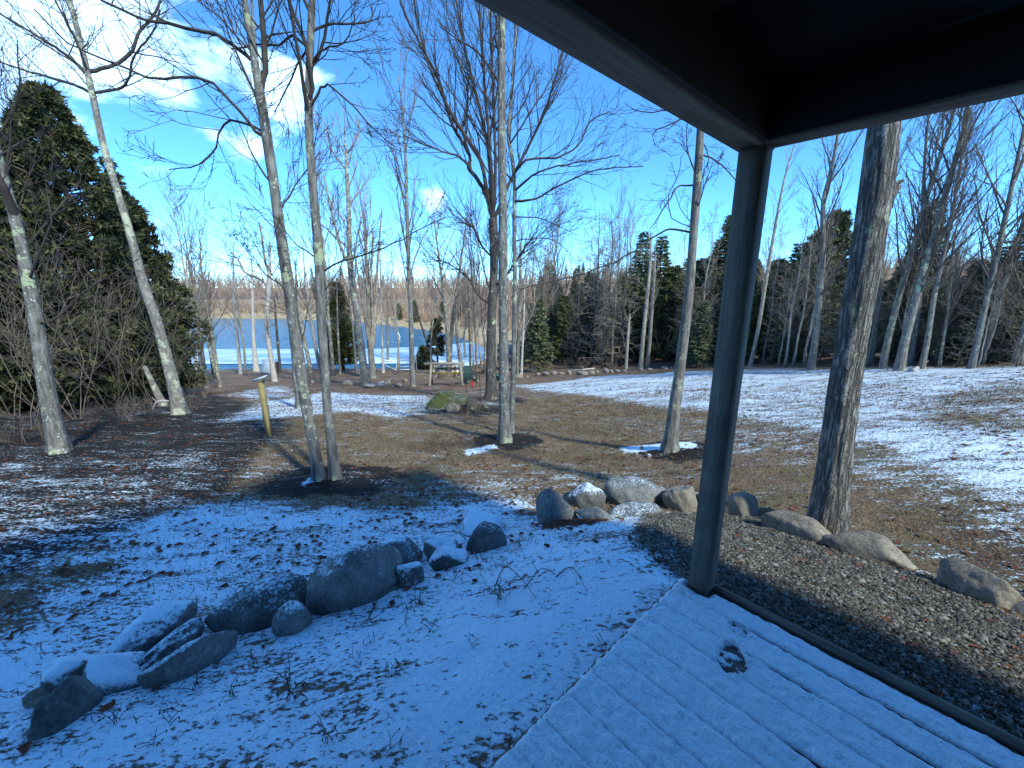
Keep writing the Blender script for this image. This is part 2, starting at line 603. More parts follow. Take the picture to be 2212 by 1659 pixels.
def mat_wood(name, c1, c2, scale=1.0, ax=0):
    m, nt, b = new_mat(name)
    g = NT(nt)
    s = [1, 1, 1]
    s[ax] = .06
    cv = g.co(tuple(s))
    n1 = g.noise(cv, 60 * scale, 5, .6, 1.2)
    n2 = g.noise(g.co(), 3, 4)
    col = g.mix(g.rng(n1, .35, .65), c1, c2)
    col = g.mix(g.math('MULTIPLY', g.rng(n2, .45, .65), .4), col, tuple(c * .6 for c in c1))
    g.l(col, b.inputs['Base Color'])
    b.inputs['Roughness'].default_value = .8
    g.bump(b, n1, .7, .004)
    M[name] = m
def mat_water():
    m, nt, b = new_mat('water')
    g = NT(nt)
    b.inputs['Base Color'].default_value = (.02, .13, .25, 1)
    b.inputs['Roughness'].default_value = .12
    b.inputs['Specular IOR Level'].default_value = .5
    w = g.noise(g.co((.5, 1.6, 1)), 1.6, 5, .65, .4)
    g.bump(b, w, .6, .35)
    M['water'] = m
def mat_ice():
    m, nt, b = new_mat('ice')
    g = NT(nt)
    f = g.noise(g.co((.12, .5, 1)), .9, 6, .6, .5)
    e = g.noise(g.co((.3, 1.6, 1)), 2.0, 4, .6)
    y = g.attr('shore').outputs['Fac']
    f2 = g.math('ADD', f, g.math('MULTIPLY', y, .35))
    col = g.ramp(g.math('ADD', f2, g.math('MULTIPLY', g.math('SUBTRACT', e, .5), .25)), [(.38, (.30, .44, .60)), (.52, (.48, .60, .74)), (.66, (.72, .80, .88)), (.85, (.84, .89, .94))])
    g.l(col, b.inputs['Base Color'])
    b.inputs['Roughness'].default_value = .5
    M['ice'] = m
mat_ground(); mat_snow(); mat_water(); mat_ice()
mat_bark('bark_maple', (.23, .215, .19), (.095, .088, .078), .28, .45)
mat_bark('bark_spotted', (.235, .22, .195), (.095, .087, .078), .30, .65)
mat_bark('bark_pale', (.29, .26, .22), (.14, .12, .10), .5, .25, lcol=(.55, .54, .36))
mat_bark('bark_ridged', (.34, .31, .275), (.17, .155, .138), .12, 0, ridge=30)
mat_bark('bark_dark', (.12, .10, .085), (.045, .038, .034), .2, .3)
mat_bark('bark_slim', (.25, .225, .19), (.115, .10, .085), .3, 0)
mat_bark('bark_light', (.42, .375, .31), (.22, .19, .155), .3, 0)
mat_bark('bark_birch', (.60, .56, .50), (.34, .30, .26), .3, .2, lcol=(.6, .58, .38))
mat_plain('twig_dark', (.062, .05, .043), .85, .3, 3)
mat_plain('twig_brown', (.18, .14, .11), .85, .3, 3)
mat_plain('twig_mid', (.11, .09, .075), .85, .3, 3)
mat_plain('twig_pale', (.30, .25, .20), .85, .3, 3)
mat_plain('twig_far', (.38, .265, .18), .9, .35, .05)
mat_foliage('cedar', (.014, .018, .008), (.042, .048, .018), (.13, .12, .04))
mat_foliage('cedar_wood', (.04, .047, .02), (.105, .115, .045), (.22, .21, .085))
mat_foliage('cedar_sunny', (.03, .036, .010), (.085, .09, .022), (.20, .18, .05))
mat_foliage('spruce', (.05, .062, .03), (.12, .14, .065), (.24, .25, .13))
mat_foliage('far_green', (.02, .03, .015), (.04, .055, .025), (.08, .09, .04))
mat_rock('rock_grey', (.085, .083, .08), (.20, .195, .185), (.36, .35, .33))
mat_rock('rock_tan', (.12, .10, .075), (.26, .22, .17), (.42, .38, .31))
mat_rock('rock_dark', (.055, .055, .054), (.13, .13, .125), (.24, .235, .22))
mat_wood('porch_wood', (.105, .095, .078), (.165, .15, .122), 1.0, 2)
mat_wood('beam_wood', (.095, .087, .072), (.15, .137, .115), .6, 0)
mat_wood('beam_wood_cross', (.095, .087, .072), (.15, .137, .115), .6, 1)
mat_wood('deck_wood', (.08, .074, .062), (.15, .138, .115), 1.0, 0)
mat_wood('fresh_wood', (.34, .25, .09), (.46, .36, .15), .5, 2)
mat_wood('old_wood', (.22, .18, .14), (.38, .33, .27), .5, 2)
mat_wood('bench_wood', (.13, .095, .06), (.24, .18, .12), .5, 2)
mat_plain('soffit_shade', (.009, .0095, .010), .8, .2)  # near-black: the shade under the porch roof is put into this colour
mat_plain('siding', (.14, .12, .10), .8, .15)
mat_plain('shingle', (.05, .05, .05), .9, .3)
mat_plain('black_iron', (.012, .012, .013), .5, .2)
mat_plain('green_plastic', (.025, .06, .055), .5, .2)
mat_plain('kayak_yellow', (.78, .58, .02), .35, .05)
mat_plain('hull_white', (.78, .78, .76), .35, .05)
mat_plain('dock_white', (.62, .64, .66), .5, .12)
mat_plain('red_paint', (.50, .02, .03), .5, .15)
mat_plain('log_end', (.55, .38, .20), .85, .2)
mat_plain('dry_stem', (.10, .075, .05), .9, .4, 6)
mat_plain('dry_grass', (.19, .14, .075), .9, .45, 3)
mat_plain('leaf_litter', (.11, .05, .028), .9, .5, 9)
mat_plain('snow_flat', SNOW, .6, .06, 20)
def mat_gravel():
    m, nt, b = new_mat('gravel')
    g = NT(nt)
    r = g.n('ShaderNodeNewGeometry')
    g.l(g.ramp(r.outputs['Random Per Island'], [(.0, (.035, .032, .026)), (.4, (.085, .078, .063)), (.8, (.16, .148, .122)), (1., (.30, .28, .24))]), b.inputs['Base Color'])
    M['gravel'] = m
mat_gravel()
print('materials', round(time.time() - T0, 1))

# ------------------------------------------------------------------ tree table (photograph pixels)
rnd = random.Random(11)
# name, trunk pixels base->top, widths, bark, label, twig params
def gp(*pts):
    """photograph outline -> ground polygon"""
    return np.array([ground(x, y)[0][:2] for x, y in pts])

BASES = {}
for key, (px, py, rad, hh) in {'twin': (705, 1032, .55, .06), 'mid': (1090, 952, .6, .05), 'third': (1445, 970, .55, .05), 'big': (1788, 1135, .6, .04),
                               'left': (125, 975, .7, .08), 'leaning': (388, 890, .9, .10), 'boulder': (990, 885, 1.2, .08), 'behind': (648, 880, .6, .05), 'dark': (1062, 862, .9, .08)}.items():
    p, t = ground(px, py)
    BASES[key] = p
    MOUNDS.append((p[0], p[1], rad, hh))

# ------------------------------------------------------------------ ground sheet
def axis(lo, f0, f1, hi, step, grow):
    mid = list(np.arange(f0, f1 + 1e-6, step))
    a, s = [f0], step
    while a[-1] > lo:
        s *= grow; a.append(a[-1] - s)
    b, s = [f1], step
    while b[-1] < hi:
        s *= grow; b.append(b[-1] + s)
    return np.array(a[:0:-1] + mid + b[1:])
def build_ground():
    xs = axis(-620, -4.2, 3.6, 620, .038, 1.04)
    ys = axis(-25, 1.0, 6.5, 700, .038, 1.04)
    X, Y = np.meshgrid(xs, ys)
    X = X + (_rs.rand(*X.shape) - .5) * .012 * (np.abs(X) < 8)
    Z = height(X, Y)
    ny, nx = X.shape
    mb = MB()
    idx = np.arange(ny * nx).reshape(ny, nx)
    q = np.stack([idx[:-1, :-1], idx[:-1, 1:], idx[1:, 1:], idx[1:, :-1]], axis=-1).reshape(-1, 4)
    # coverage
    def ins(P, soft):
        return sstep(soft, -soft, poly_sd(X, Y, P))
    cov = np.full(X.shape, .10)
    def lay(pts, val, soft):
        nonlocal cov
        w = ins(gp(*pts), soft)
        cov = cov * (1 - w) + val * w
    lay([(480, 1060), (800, 1040), (1150, 1010), (1480, 1040), (1500, 1120), (1130, 1110), (700, 1120), (430, 1150), (300, 1090)], .32, .5)
    lay([(-500, 1010), (-100, 1010), (330, 985), (600, 970), (660, 1010), (560, 1090), (300, 1130), (-500, 1400)], .30, .6)
    lay([(-900, 1700), (-900, 1210), (-100, 1185), (240, 1150), (430, 1090), (560, 1072), (700, 1092), (850, 1105), (1000, 1090), (1120, 1080), (1160, 1110), (1420, 1118), (1475, 1240), (1470, 1275), (1035, 1680), (900, 2400), (-900, 2400)], .79, .22)
    lay([(1200, 1180), (1440, 1180), (1475, 1240), (1470, 1275), (1035, 1680), (900, 2400), (300, 2400), (560, 1600), (1000, 1320)], .97, .3)
    lay([(-300, 1330), (-100, 1180), (60, 1150), (240, 1150), (270, 1210), (120, 1290), (-50, 1400)], .46, .2)
    lay([(440, 1010), (600, 900), (660, 905), (560, 990), (480, 1060)], .12, .4)
    # far lawn on the right
    lay([(1100, 832), (1300, 812), (1500, 802), (1700, 797), (2212, 790), (2900, 780), (2900, 1150), (2212, 1085), (2000, 1035), (1880, 965), (1700, 925), (1420, 880), (1250, 852)], .68, .5)
    lay([(1960, 900), (2080, 855), (2212, 835), (2800, 830), (2800, 930), (2212, 925), (2050, 925)], .40, .6)
    lay([(1300, 905), (1500, 890), (1720, 930), (1900, 985), (2100, 1060), (2000, 1060), (1700, 985), (1450, 960)], .33, .5)
    lay([(1990, 1040), (2250, 1085), (2600, 1200), (2300, 1180), (2050, 1110), (1880, 1060), (1880, 1010)], .34, .4)
    # strip of snow on the lawn left of the boulder
    lay([(470, 912), (560, 868), (700, 848), (930, 856), (955, 880), (990, 905), (930, 912), (860, 905), (760, 890), (640, 902)], .72, .35)
    lay([(500, 850), (600, 832), (650, 850), (560, 868)], .55, .4)
    lay([(850, 905), (930, 893), (1000, 902), (960, 912), (880, 916)], .2, .2)
    lay([(1020, 862), (1090, 862), (1080, 876), (1030, 878)], .6, .3)
    for (a, b) in [((648, 1052), (692, 1024)), ((1005, 978), (1075, 962)), ((1345, 972), (1430, 966)), ((1460, 960), (1510, 966))]:
        lay([(a[0] - 6, a[1] - 7), (b[0], b[1] - 7), (b[0] + 4, b[1] + 6), (a[0] + 4, a[1] + 7)], .95, .06)
    # soil and mud, with shade added into the dark ground on the left
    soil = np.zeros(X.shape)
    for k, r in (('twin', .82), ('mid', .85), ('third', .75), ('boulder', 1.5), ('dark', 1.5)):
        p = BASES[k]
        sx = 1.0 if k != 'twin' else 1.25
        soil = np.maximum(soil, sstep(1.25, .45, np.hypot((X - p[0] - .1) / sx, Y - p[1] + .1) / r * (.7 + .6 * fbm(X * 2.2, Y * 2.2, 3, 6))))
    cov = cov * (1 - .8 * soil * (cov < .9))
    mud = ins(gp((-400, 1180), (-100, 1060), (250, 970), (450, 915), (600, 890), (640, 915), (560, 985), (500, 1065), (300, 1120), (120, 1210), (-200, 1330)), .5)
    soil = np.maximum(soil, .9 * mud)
    soil = np.maximum(soil, .80 * ins(gp((-600, 1070), (0, 1050), (300, 990), (480, 940), (590, 880), (470, 848), (-600, 840)), .8))  # leaf mould under the cedars, made darker to stand for shade
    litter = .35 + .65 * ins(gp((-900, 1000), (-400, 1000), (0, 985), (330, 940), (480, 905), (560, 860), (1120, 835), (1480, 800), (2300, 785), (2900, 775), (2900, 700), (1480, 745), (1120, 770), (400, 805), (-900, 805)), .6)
    litter = np.maximum(litter, sstep(17, 24, X) * sstep(18, 24, Y))
    woods = sstep(20, 30, Y) * sstep(6, 12, X)
    cov = cov * (1 - .0 * woods)
    sd = poly_sd(X, Y, LAKE)
    farm = sstep(52, 60, Y + .3 * np.clip(X, 0, None)) * (sd > 0)
    reed = farm * sstep(20, 12, sd) * (Y < 260)
    reed = np.maximum(reed, .9 * sstep(40, 48, Y) * sstep(95, 70, Y) * sstep(8, 14, X) * (sd > 0))
    lft = sstep(112, 118, Y) * sstep(165, 150, Y) * sstep(-20, -36, X)
    reed = np.maximum(reed, lft * .45)
    litter = np.where(Y > 80, np.where(lft > .5, .0, 1.0), litter)
    cov = np.where(Y > 55, .06, cov)
    cov = np.where((Y > 38) & (Y <= 55) & (X < 8), np.minimum(cov, .22), cov)
    wood_right = (X > 5) & (Y > 17) & (Y < 60)
    u, v = uv(X, Y)
    gr = sstep(-.10, -.02, np.minimum(-v, u + .55)) * sstep(3.0, 2.6, -v)
    mb.add(np.stack([X, Y, Z], -1), None, q)
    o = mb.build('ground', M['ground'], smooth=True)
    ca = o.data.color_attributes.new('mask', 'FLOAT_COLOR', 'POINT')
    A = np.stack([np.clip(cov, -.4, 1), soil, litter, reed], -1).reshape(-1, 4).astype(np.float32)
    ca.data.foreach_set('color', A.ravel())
    tag(o, kind='structure')
    return X, Y, cov, soil
GX, GY, GCOV, GSOIL = build_ground()
_xs, _ys = GX[0].copy(), GY[:, 0].copy()
def soil_at(x, y):
    i = np.clip(np.searchsorted(_xs, x), 0, len(_xs) - 1)
    j = np.clip(np.searchsorted(_ys, y), 0, len(_ys) - 1)
    return GSOIL[j, i]
def cov_at(x, y):
    i = np.clip(np.searchsorted(_xs, x), 0, len(_xs) - 1)
    j = np.clip(np.searchsorted(_ys, y), 0, len(_ys) - 1)
    return GCOV[j, i]
print('ground', round(time.time() - T0, 1))

# ------------------------------------------------------------------ lake and ice
def build_lake():
    mb = MB()
    mb.add([(-420, 36, LAKE_Z), (60, 36, LAKE_Z), (60, 260, LAKE_Z), (-420, 260, LAKE_Z)], None, [[0, 1, 2, 3]])
    o = mb.build('lake', M['water'])
    tag(o, kind='structure')
    pts = []
    n = 140
    near = [(x, 42.8 + .9 * fbm(x * .25, 3., 3, 2) + (.8 if x < -6 else -.5)) for x in np.linspace(-120, -.5, n)]
    far = [(x, (56 + .06 * (x + 20)) + 3.0 * (fbm(x * .12, 9., 4, 5) - .5) + 6 * sstep(-14, -4, x)) for x in np.linspace(-120, -.5, n)]
    V, Q, S = [], [], []
    rows = 14
    for r in range(rows + 1):
        f = r / rows
        for i in range(n):
            a, b = near[i], far[i]
            V.append((a[0], a[1] * (1 - f) + b[1] * f, LAKE_Z + .03 + .015 * vnoise(a[0], f * 9.)))
            S.append(max(0, 1 - f * 6) ** 1.0)
    for r in range(rows):
        for i in range(n - 1):
            k = r * n + i
            Q.append((k, k + 1, k + n + 1, k + n))
    mb = MB()
    mb.add(V, None, Q)
    o = mb.build('ice', M['ice'], smooth=True)
    at = o.data.attributes.new('shore', 'FLOAT', 'POINT')
    at.data.foreach_set('value', np.array(S, np.float32))
    tag(o, kind='structure')
build_lake()

# ------------------------------------------------------------------ covered porch
def build_porch():
    t = thing('covered_porch', 'dark covered porch with square timber post, beams and a plank deck', 'porch', dk(.1, .1, -.3))
    off = np.array(t.location)
    def B(name, u0, u1, v0, v1, z0, z1, mat, bevel=.004):
        c = dk((u0 + u1) / 2, (v0 + v1) / 2, (z0 + z1) / 2)
        me = MB()
        A = np.array([[E1[0], E2[0], 0], [E1[1], E2[1], 0], [0, 0, 1]])
        nx = max(1, int((u1 - u0) / .25)); ny = max(1, int((v1 - v0) / .25)); nz = max(1, int((z1 - z0) / .25))
        me.box((0, 0, 0), u1 - u0, v1 - v0, z1 - z0, None)
        d = me.data(name, False, mat)
        bm = bmesh.new(); bm.from_mesh(d)
        if bevel:
            bmesh.ops.bevel(bm, geom=list(bm.edges), offset=bevel, segments=2, affect='EDGES')
        bm.to_mesh(d); bm.free()
        o = obj(name, d, t)
        # the mesh keeps its own (u, v, z) axes so that the grain follows the timber
        m4 = Matrix(((E1[0], E2[0], 0, c[0] - off[0]), (E1[1], E2[1], 0, c[1] - off[1]), (0, 0, 1, c[2] - off[2]), (0, 0, 0, 1)))
        o.matrix_local = m4
        return o
    ZB = 2.165
    post = B('post', .035, .138, .006, .109, .0, ZB, M['porch_wood'], .005)
    B('kerb_board', .145, 3.0, -.005, .030, -.02, .026, M['deck_wood'])
    B('rim_joist', -.02, .012, .0, 4.2, -.20, -.029, M['deck_wood'])
    B('rim_joist', .015, 3.0, -.040, -.008, -.22, -.022, M['deck_wood'])
    bw, gap = .138, .008
    for i in range(28):
        v0 = .042 + i * (bw + gap)
        B('deck_board', -.03, 2.95, v0, v0 + bw, -.027, 0, M['deck_wood'], .003)
    B('beam', .02, .135, -.02, 4.3, ZB, ZB + .26, M['beam_wood_cross'], .005)
    B('beam', .138, 5.0, .02, .135, ZB, ZB + .26, M['beam_wood'], .005)
    B('shade_board', .137, .155, .155, 4.3, ZB + .004, ZB + .255, M['soffit_shade'], 0)  # added boards, near-black to stand for the shade on the inner beam faces
    B('shade_board', .157, 5.0, .137, .155, ZB + .004, ZB + .255, M['soffit_shade'], 0)
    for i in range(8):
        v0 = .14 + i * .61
        B('ceiling_panel', .14, 3.4, v0, v0 + .604, ZB + .20, ZB + .215, M['soffit_shade'], .002)
    B('roof', -.10, 7.5, -.42, 4.9, ZB + .262, ZB + .36, M['shingle'], 0)
    # hook on the post
    h = MB()
    a = dk(.138, .08, 1.86)
    d1 = np.array([E1[0], E1[1], 0])
    pts = [a - d1 * .02, a + d1 * .06 + (0, 0, -.005), a + d1 * .10 + (0, 0, -.02), a + d1 * .105 + (0, 0, -.06), a + d1 * .125 + (0, 0, -.05)]
    h.tube(np.array(pts) - off, [.008, .008, .008, .008, .007], 8)
    hk = h.build('hook', M['black_iron'], post, True)
    hk.matrix_parent_inverse = post.matrix_local.inverted()
    # the unseen house body behind the porch, sized to shade the garden
    w = MB()
    def blk(u0, u1, v0, v1, z0, z1):
        P = [dk(u, v, z) - off for z in (z0, z1) for u, v in ((u0, v0), (u1, v0), (u1, v1), (u0, v1))]
        w.add(P, None, [[0, 3, 2, 1], [4, 5, 6, 7], [0, 1, 5, 4], [1, 2, 6, 5], [2, 3, 7, 6], [3, 0, 4, 7]])
    blk(3.05, 10, .0, 13, -.6, 2.5)
    blk(3.3, 9.5, 1.2, 12.8, 2.5, 5.9)
    w.build('house_wall', M['siding'], t)
    r = MB()
    P = [dk(u, v, z) - off for (u, v, z) in ((2.8, .8, 5.9), (10.0, .8, 5.9), (10.0, 13.2, 5.9), (2.8, 13.2, 5.9), (6.4, 2.6, 8.6), (6.4, 10.5, 8.6))]
    r.add(P, [[0, 4, 1], [3, 2, 5]], [[0, 3, 5, 4], [1, 4, 5, 2], [0, 1, 2, 3]])
    r.build('house_roof', M['shingle'], t)
    return t
build_porch()

def build_deck_snow():
    us = np.arange(-.034, 2.2, .0125)
    # finer across the boards so that the joints read
    vs_ = np.arange(.034, 2.45, .0052)
    U, V = np.meshgrid(us, vs_)
    X = ORG[0] + U * E1[0] + V * E2[0]
    Y = ORG[1] + U * E1[1] + V * E2[1]
    h = .018 + .007 * (fbm(U * 9, V * 9, 3, 3) - .5) + .0085 * (vnoise(U * 48, V * 48, 5) - .5) + .0055 * (vnoise(U * 85, V * 85, 6) - .5)
    per = .146
    k = np.round((V - .042 + .004) / per)
    dv = np.abs(V - (.042 - .004 + k * per))
    rk = vnoise(k * 3.7 + .5, k * 1.3 + .2, 8)
    opened = sstep(.35, .75, U * .8 + rk * .65 + (fbm(U * 3.0, k * 5.1, 3, 2) - .5) * 1.1 - .32)
    g = np.exp(-(dv / .0068) ** 2)
    h = h - g * (.0075 + .05 * sstep(.55, .95, opened))
    h = h - np.exp(-(dv / .016) ** 2) * .0022 * (.3 + opened)
    # rounded rims
    rag = .006 * vnoise(V * 45, U * 45, 4)
    h = h - .028 * sstep(.022, -.002, U + .034 - rag) - .05 * sstep(.03, .0, V - .038 - .014 * fbm(U * 18, V * 0 + 2, 3, 6))
    # post footing
    pd = np.maximum(np.abs(U - .0865) - .052, np.abs(V - .0575) - .052)
    h = h - .03 * sstep(.022, .004, pd)
    # one boot print, heel towards the post
    heel, toe = atz(1594, 1364, 0), atz(1582, 1424, 0)
    ax = (toe - heel)[:2]
    ax /= np.linalg.norm(ax)
    pe = np.array([-ax[1], ax[0]])
    s1 = (X - heel[0]) * ax[0] + (Y - heel[1]) * ax[1]
    s2 = (X - heel[0]) * pe[0] + (Y - heel[1]) * pe[1]
    dh = np.sqrt((s1 / .042) ** 2 + (s2 / .040) ** 2)
    LB = np.linalg.norm((toe - heel)[:2])
    df = np.sqrt(((s1 - LB - .01) / .098) ** 2 + (s2 / (.057 - .12 * (s1 - LB - .02) ** 2 / .1)) ** 2)
    rim = .006 * np.exp(-((dh - 1.15) / .15) ** 2) + .006 * np.exp(-((df - 1.12) / .1) ** 2)
    ih = sstep(1.1, .95, dh)
    jf = sstep(1.06, .95, df)
    h = h + rim
    h = np.where(ih > .5, .006 - .016 * (np.abs(dh - .82) < .16) * (vnoise(s1 * 70, s2 * 70, 3) > .42), h)
    stripes = fbm(s1 * 34 + s2 * 22, s2 * 22 + 4, 3, 12)
    bare = (stripes > .60) | ((np.abs(df - .86) < .08) & (vnoise(s1 * 70, s2 * 70, 2) > .45))
    bare = bare | ((s1 - LB < -.02) & (stripes > .34) & (df < .92))
    h = np.where(jf > .5, np.where(bare, -.010, .006), h)
    h = np.maximum(h, -.05)
    ny, nx = U.shape
    idx = np.arange(ny * nx).reshape(ny, nx)
    q = np.stack([idx[:-1, :-1], idx[:-1, 1:], idx[1:, 1:], idx[1:, :-1]], axis=-1).reshape(-1, 4)
    mb = MB()
    mb.add(np.stack([X, Y, h], -1), None, q[:, ::-1])
    o = mb.build('deck_snow', M['snow'], smooth=True)
    tag(o, 'thin layer of snow with one boot print covering the porch deck', 'snow', kind='stuff')
build_deck_snow()
print('porch', round(time.time() - T0, 1))

# ------------------------------------------------------------------ rocks
def rock_mesh(seed, facets=13, sharp=.75, sub=4, flat=0.0):
    r = np.random.RandomState(seed)
    bm = bmesh.new()
    bmesh.ops.create_icosphere(bm, subdivisions=sub, radius=1)
    V = np.array([v.co[:] for v in bm.verts])
    Fc = np.array([[l.index for l in f.verts] for f in bm.faces])
    bm.free()
    n = r.randn(facets + 6, 3)
    n /= np.linalg.norm(n, axis=1)[:, None]
    d = .52 + .34 * r.rand(facets + 6)
    dots = V @ n.T
    rad = np.where(dots > .05, d[None, :] / np.maximum(dots, .05), 9)
    p = 26 * sharp + 5
    rr = (np.sum(np.minimum(rad, 1.25) ** -p, axis=1)) ** (-1 / p) * 1.1
    rr = np.minimum(rr, 1.1)
    v = V * rr[:, None]
    nn = fbm(v[:, 0] * 2.1 + v[:, 2] * 1.3 + 9, v[:, 1] * 2.1 - v[:, 2] * .9 + 5, 4, seed % 50) - .5
    n2 = fbm(v[:, 0] * 6.3 + v[:, 2] * 3.3 + 9, v[:, 1] * 6.1 - v[:, 2] * 4.9 + 5, 3, seed % 40) - .5
    v = v * (1 + .26 * nn[:, None] + .09 * n2[:, None])
    v /= np.array([np.abs(v[:, i]).max() for i in range(3)])[None, :]
    return v, Fc
def rock(name, x0, y0, x1, y1, hpx, thick, label, mat='rock_grey', snow=0.0, moss=0.0, seed=1, facets=13, sharp=.7, sink=.26, group=None, lean=0.0, sub=5, cat='rock', wide=1.04):
    a, ta = ground(x0, y0)
    b, tb = ground(x1, y1)
    c = (a + b) / 2
    L = np.linalg.norm((b - a)[:2])
    hh = 1.03 * hpx / F * (ta + tb) / 2
    ang = math.atan2(b[1] - a[1], b[0] - a[0])
    v, Fc = rock_mesh(seed, facets, sharp, sub)
    W_ = L * thick
    v = v * np.array([L / 2 * wide, W_ / 2 * wide, hh / 2 / (1 - sink)])
    v[:, 2] += v[:, 0] * lean
    # depth axis is pushed back so that the near foot sits at the measured line
    cx, cy = c[0] - math.sin(ang) * W_ * .36, c[1] + math.cos(ang) * W_ * .36
    hz = hh / (1 - sink)
    z = float(height(cx, cy, False)) + hz / 2 - sink * hz
    mb = MB()
    mb.add(v, Fc)
    o = mb.build(name, M[mat], smooth=True, loc=(cx, cy, z))
    o.rotation_euler = (0, 0, ang)
    o['snow'] = float(snow)
    o['moss'] = float(moss)
    tag(o, label, cat, group)
    return o
def build_rocks():
    K = 'border stones around the porch garden'
    def rk(*a, **k):
        k['sharp'] = k.get('sharp', .7) * .34
        k['facets'] = k.get('facets', 13) + 5
        k['sink'] = .36
        k['wide'] = 1.14
        return rock(*a, group=K, **k)
    rk('boulder', 128, 1592, 232, 1508, 88, .75, 'smooth dark wedge stone below the snow-topped block at the end of the stone border', 'rock_dark', .25, seed=3, facets=8)
    rk('boulder', 152, 1506, 290, 1488, 60, .8, 'blocky dark stone with a flat snowy top above the smooth wedge stone', 'rock_grey', .98, seed=4, facets=7, sharp=1)
    rk('boulder', 70, 1497, 160, 1490, 58, .8, 'rounded stone almost buried in snow beside the blocky stone', 'rock_grey', 1.15, seed=5)
    rk('boulder', 48, 1532, 112, 1514, 34, .6, 'low rusty brown stone lying in the snow at the border end', 'rock_tan', .35, seed=6)
    rk('boulder', 222, 1450, 440, 1345, 62, .55, 'long tilted slab half covered with snow in the stone border', 'rock_grey', .95, seed=7, facets=8, sharp=1)
    rk('boulder', 300, 1478, 446, 1372, 44, .28, 'narrow snow-edged slab lying against the long rounded rock', 'rock_dark', .8, seed=8, facets=8, sharp=1)
    rk('boulder', 305, 1500, 512, 1408, 66, .42, 'long rounded rock with a snow stripe on its back', 'rock_grey', .72, seed=9)
    rk('boulder', 455, 1376, 702, 1318, 92, .55, 'large low dark boulder with snow along its back edge', 'rock_dark', .62, seed=10, facets=9)
    rk('boulder', 676, 1340, 874, 1268, 120, .55, 'biggest egg-shaped grey boulder dusted with snow in the border', 'rock_grey', .66, seed=12, facets=16, sharp=.2)
    rk('boulder', 586, 1373, 656, 1366, 62, .8, 'small round grey stone with a snow cap in front of two boulders', 'rock_grey', .74, seed=13, facets=16, sharp=.2)
    rk('boulder', 652, 1358, 676, 1350, 26, .8, 'fist-sized dark stone wedged between round stone and egg-shaped boulder', 'rock_dark', .4, seed=14, sub=3)
    rk('boulder', 702, 1256, 790, 1240, 50, .7, 'snow-dusted dark stone behind the egg-shaped boulder', 'rock_dark', .82, seed=15)
    rk('boulder', 800, 1222, 915, 1212, 52, .6, 'pointed grey boulder with one snowy slope behind the egg-shaped boulder', 'rock_grey', .78, seed=16, facets=8)
    rk('boulder', 868, 1278, 922, 1256, 58, .8, 'dark stone under a thick snow pillow beside the egg-shaped boulder', 'rock_dark', 1.0, seed=17)
    rk('boulder', 918, 1215, 996, 1202, 56, .7, 'pale round boulder half covered with snow next to a low snowy stone', 'rock_grey', .92, seed=18)
    rk('boulder', 938, 1236, 1020, 1210, 40, .6, 'low dark stone with a snowy back in front of the pale round boulder', 'rock_dark', .96, seed=19)
    rk('boulder', 1012, 1196, 1094, 1180, 62, .8, 'blackish boulder with snow crumbs tangled in dry stems', 'rock_dark', .5, seed=20)
    rk('boulder', 996, 1158, 1090, 1145, 42, .8, 'snow-covered hump of stone behind the blackish boulder', 'rock_grey', 1.1, seed=21)
    rk('boulder', 1152, 1137, 1242, 1126, 74, .8, 'blue-grey domed boulder above the red leaf pile', 'rock_grey', .45, seed=22, facets=9)
    rk('boulder', 1236, 1096, 1312, 1092, 42, .9, 'angular dark rock with patches of snow behind the wedge', 'rock_dark', .75, seed=23, facets=8, sharp=1)
    rk('boulder', 1238, 1124, 1326, 1126, 32, .5, 'flat grey wedge of rock beside the domed boulder', 'rock_grey', .2, seed=24, facets=7, sharp=1)
    rk('boulder', 1318, 1096, 1452, 1090, 64, .75, 'tall pale pyramid-shaped boulder in the stone border', 'rock_grey', .5, seed=25, facets=7, sharp=.8)
    rk('boulder', 1328, 1120, 1448, 1108, 27, .35, 'low dark slab at the foot of the pyramid-shaped boulder', 'rock_dark', .55, seed=26, facets=8, sharp=1)
    rk('boulder', 1446, 1104, 1520, 1100, 56, .9, 'brown rounded boulder just left of the porch post', 'rock_tan', .1, seed=27)
    rk('boulder', 1556, 1104, 1640, 1118, 46, .7, 'low tan rock just behind the porch post', 'rock_tan', .1, seed=28)
    rk('boulder', 1636, 1140, 1792, 1184, 66, .42, 'sloping tan rock with a bright edge before the big maple trunk', 'rock_tan', .05, seed=29, facets=8, sharp=1)
    rk('boulder', 1778, 1182, 1985, 1242, 54, .34, 'long layered pale rock at the foot of the big maple', 'rock_tan', .05, seed=30, facets=9, sharp=1)
    rk('boulder', 2004, 1262, 2210, 1334, 70, .34, 'pointed long pale rock at the far end of the gravel border', 'rock_tan', .05, seed=31, facets=8, sharp=1)
    rk('boulder', 2168, 1318, 2290, 1350, 50, .6, 'grey rock partly hidden behind the pointed long rock', 'rock_grey', .05, seed=32)
    # the mossy boulder on the lawn and its pale companion
    rock('boulder', 922, 888, 1016, 880, 34, .75, 'large mossy green boulder lying on the lawn', 'rock_grey', .42, 1.0, seed=47, facets=16, sharp=.35, sink=.3, cat='boulder')
    rock('boulder', 962, 893, 998, 889, 20, .7, 'pale flat stone in front of the mossy boulder', 'rock_tan', .3, 0, seed=41, sub=3)
    rock('boulder', 1017, 826, 1032, 826, 12, .8, 'pale grey stone beside the green garden chair', 'rock_tan', .3, 0, seed=43, sub=3)
    rock('boulder', 868, 826, 880, 826, 9, .8, 'small flat stone by the shore brush pile', 'rock_tan', .3, 0, seed=44, sub=2)
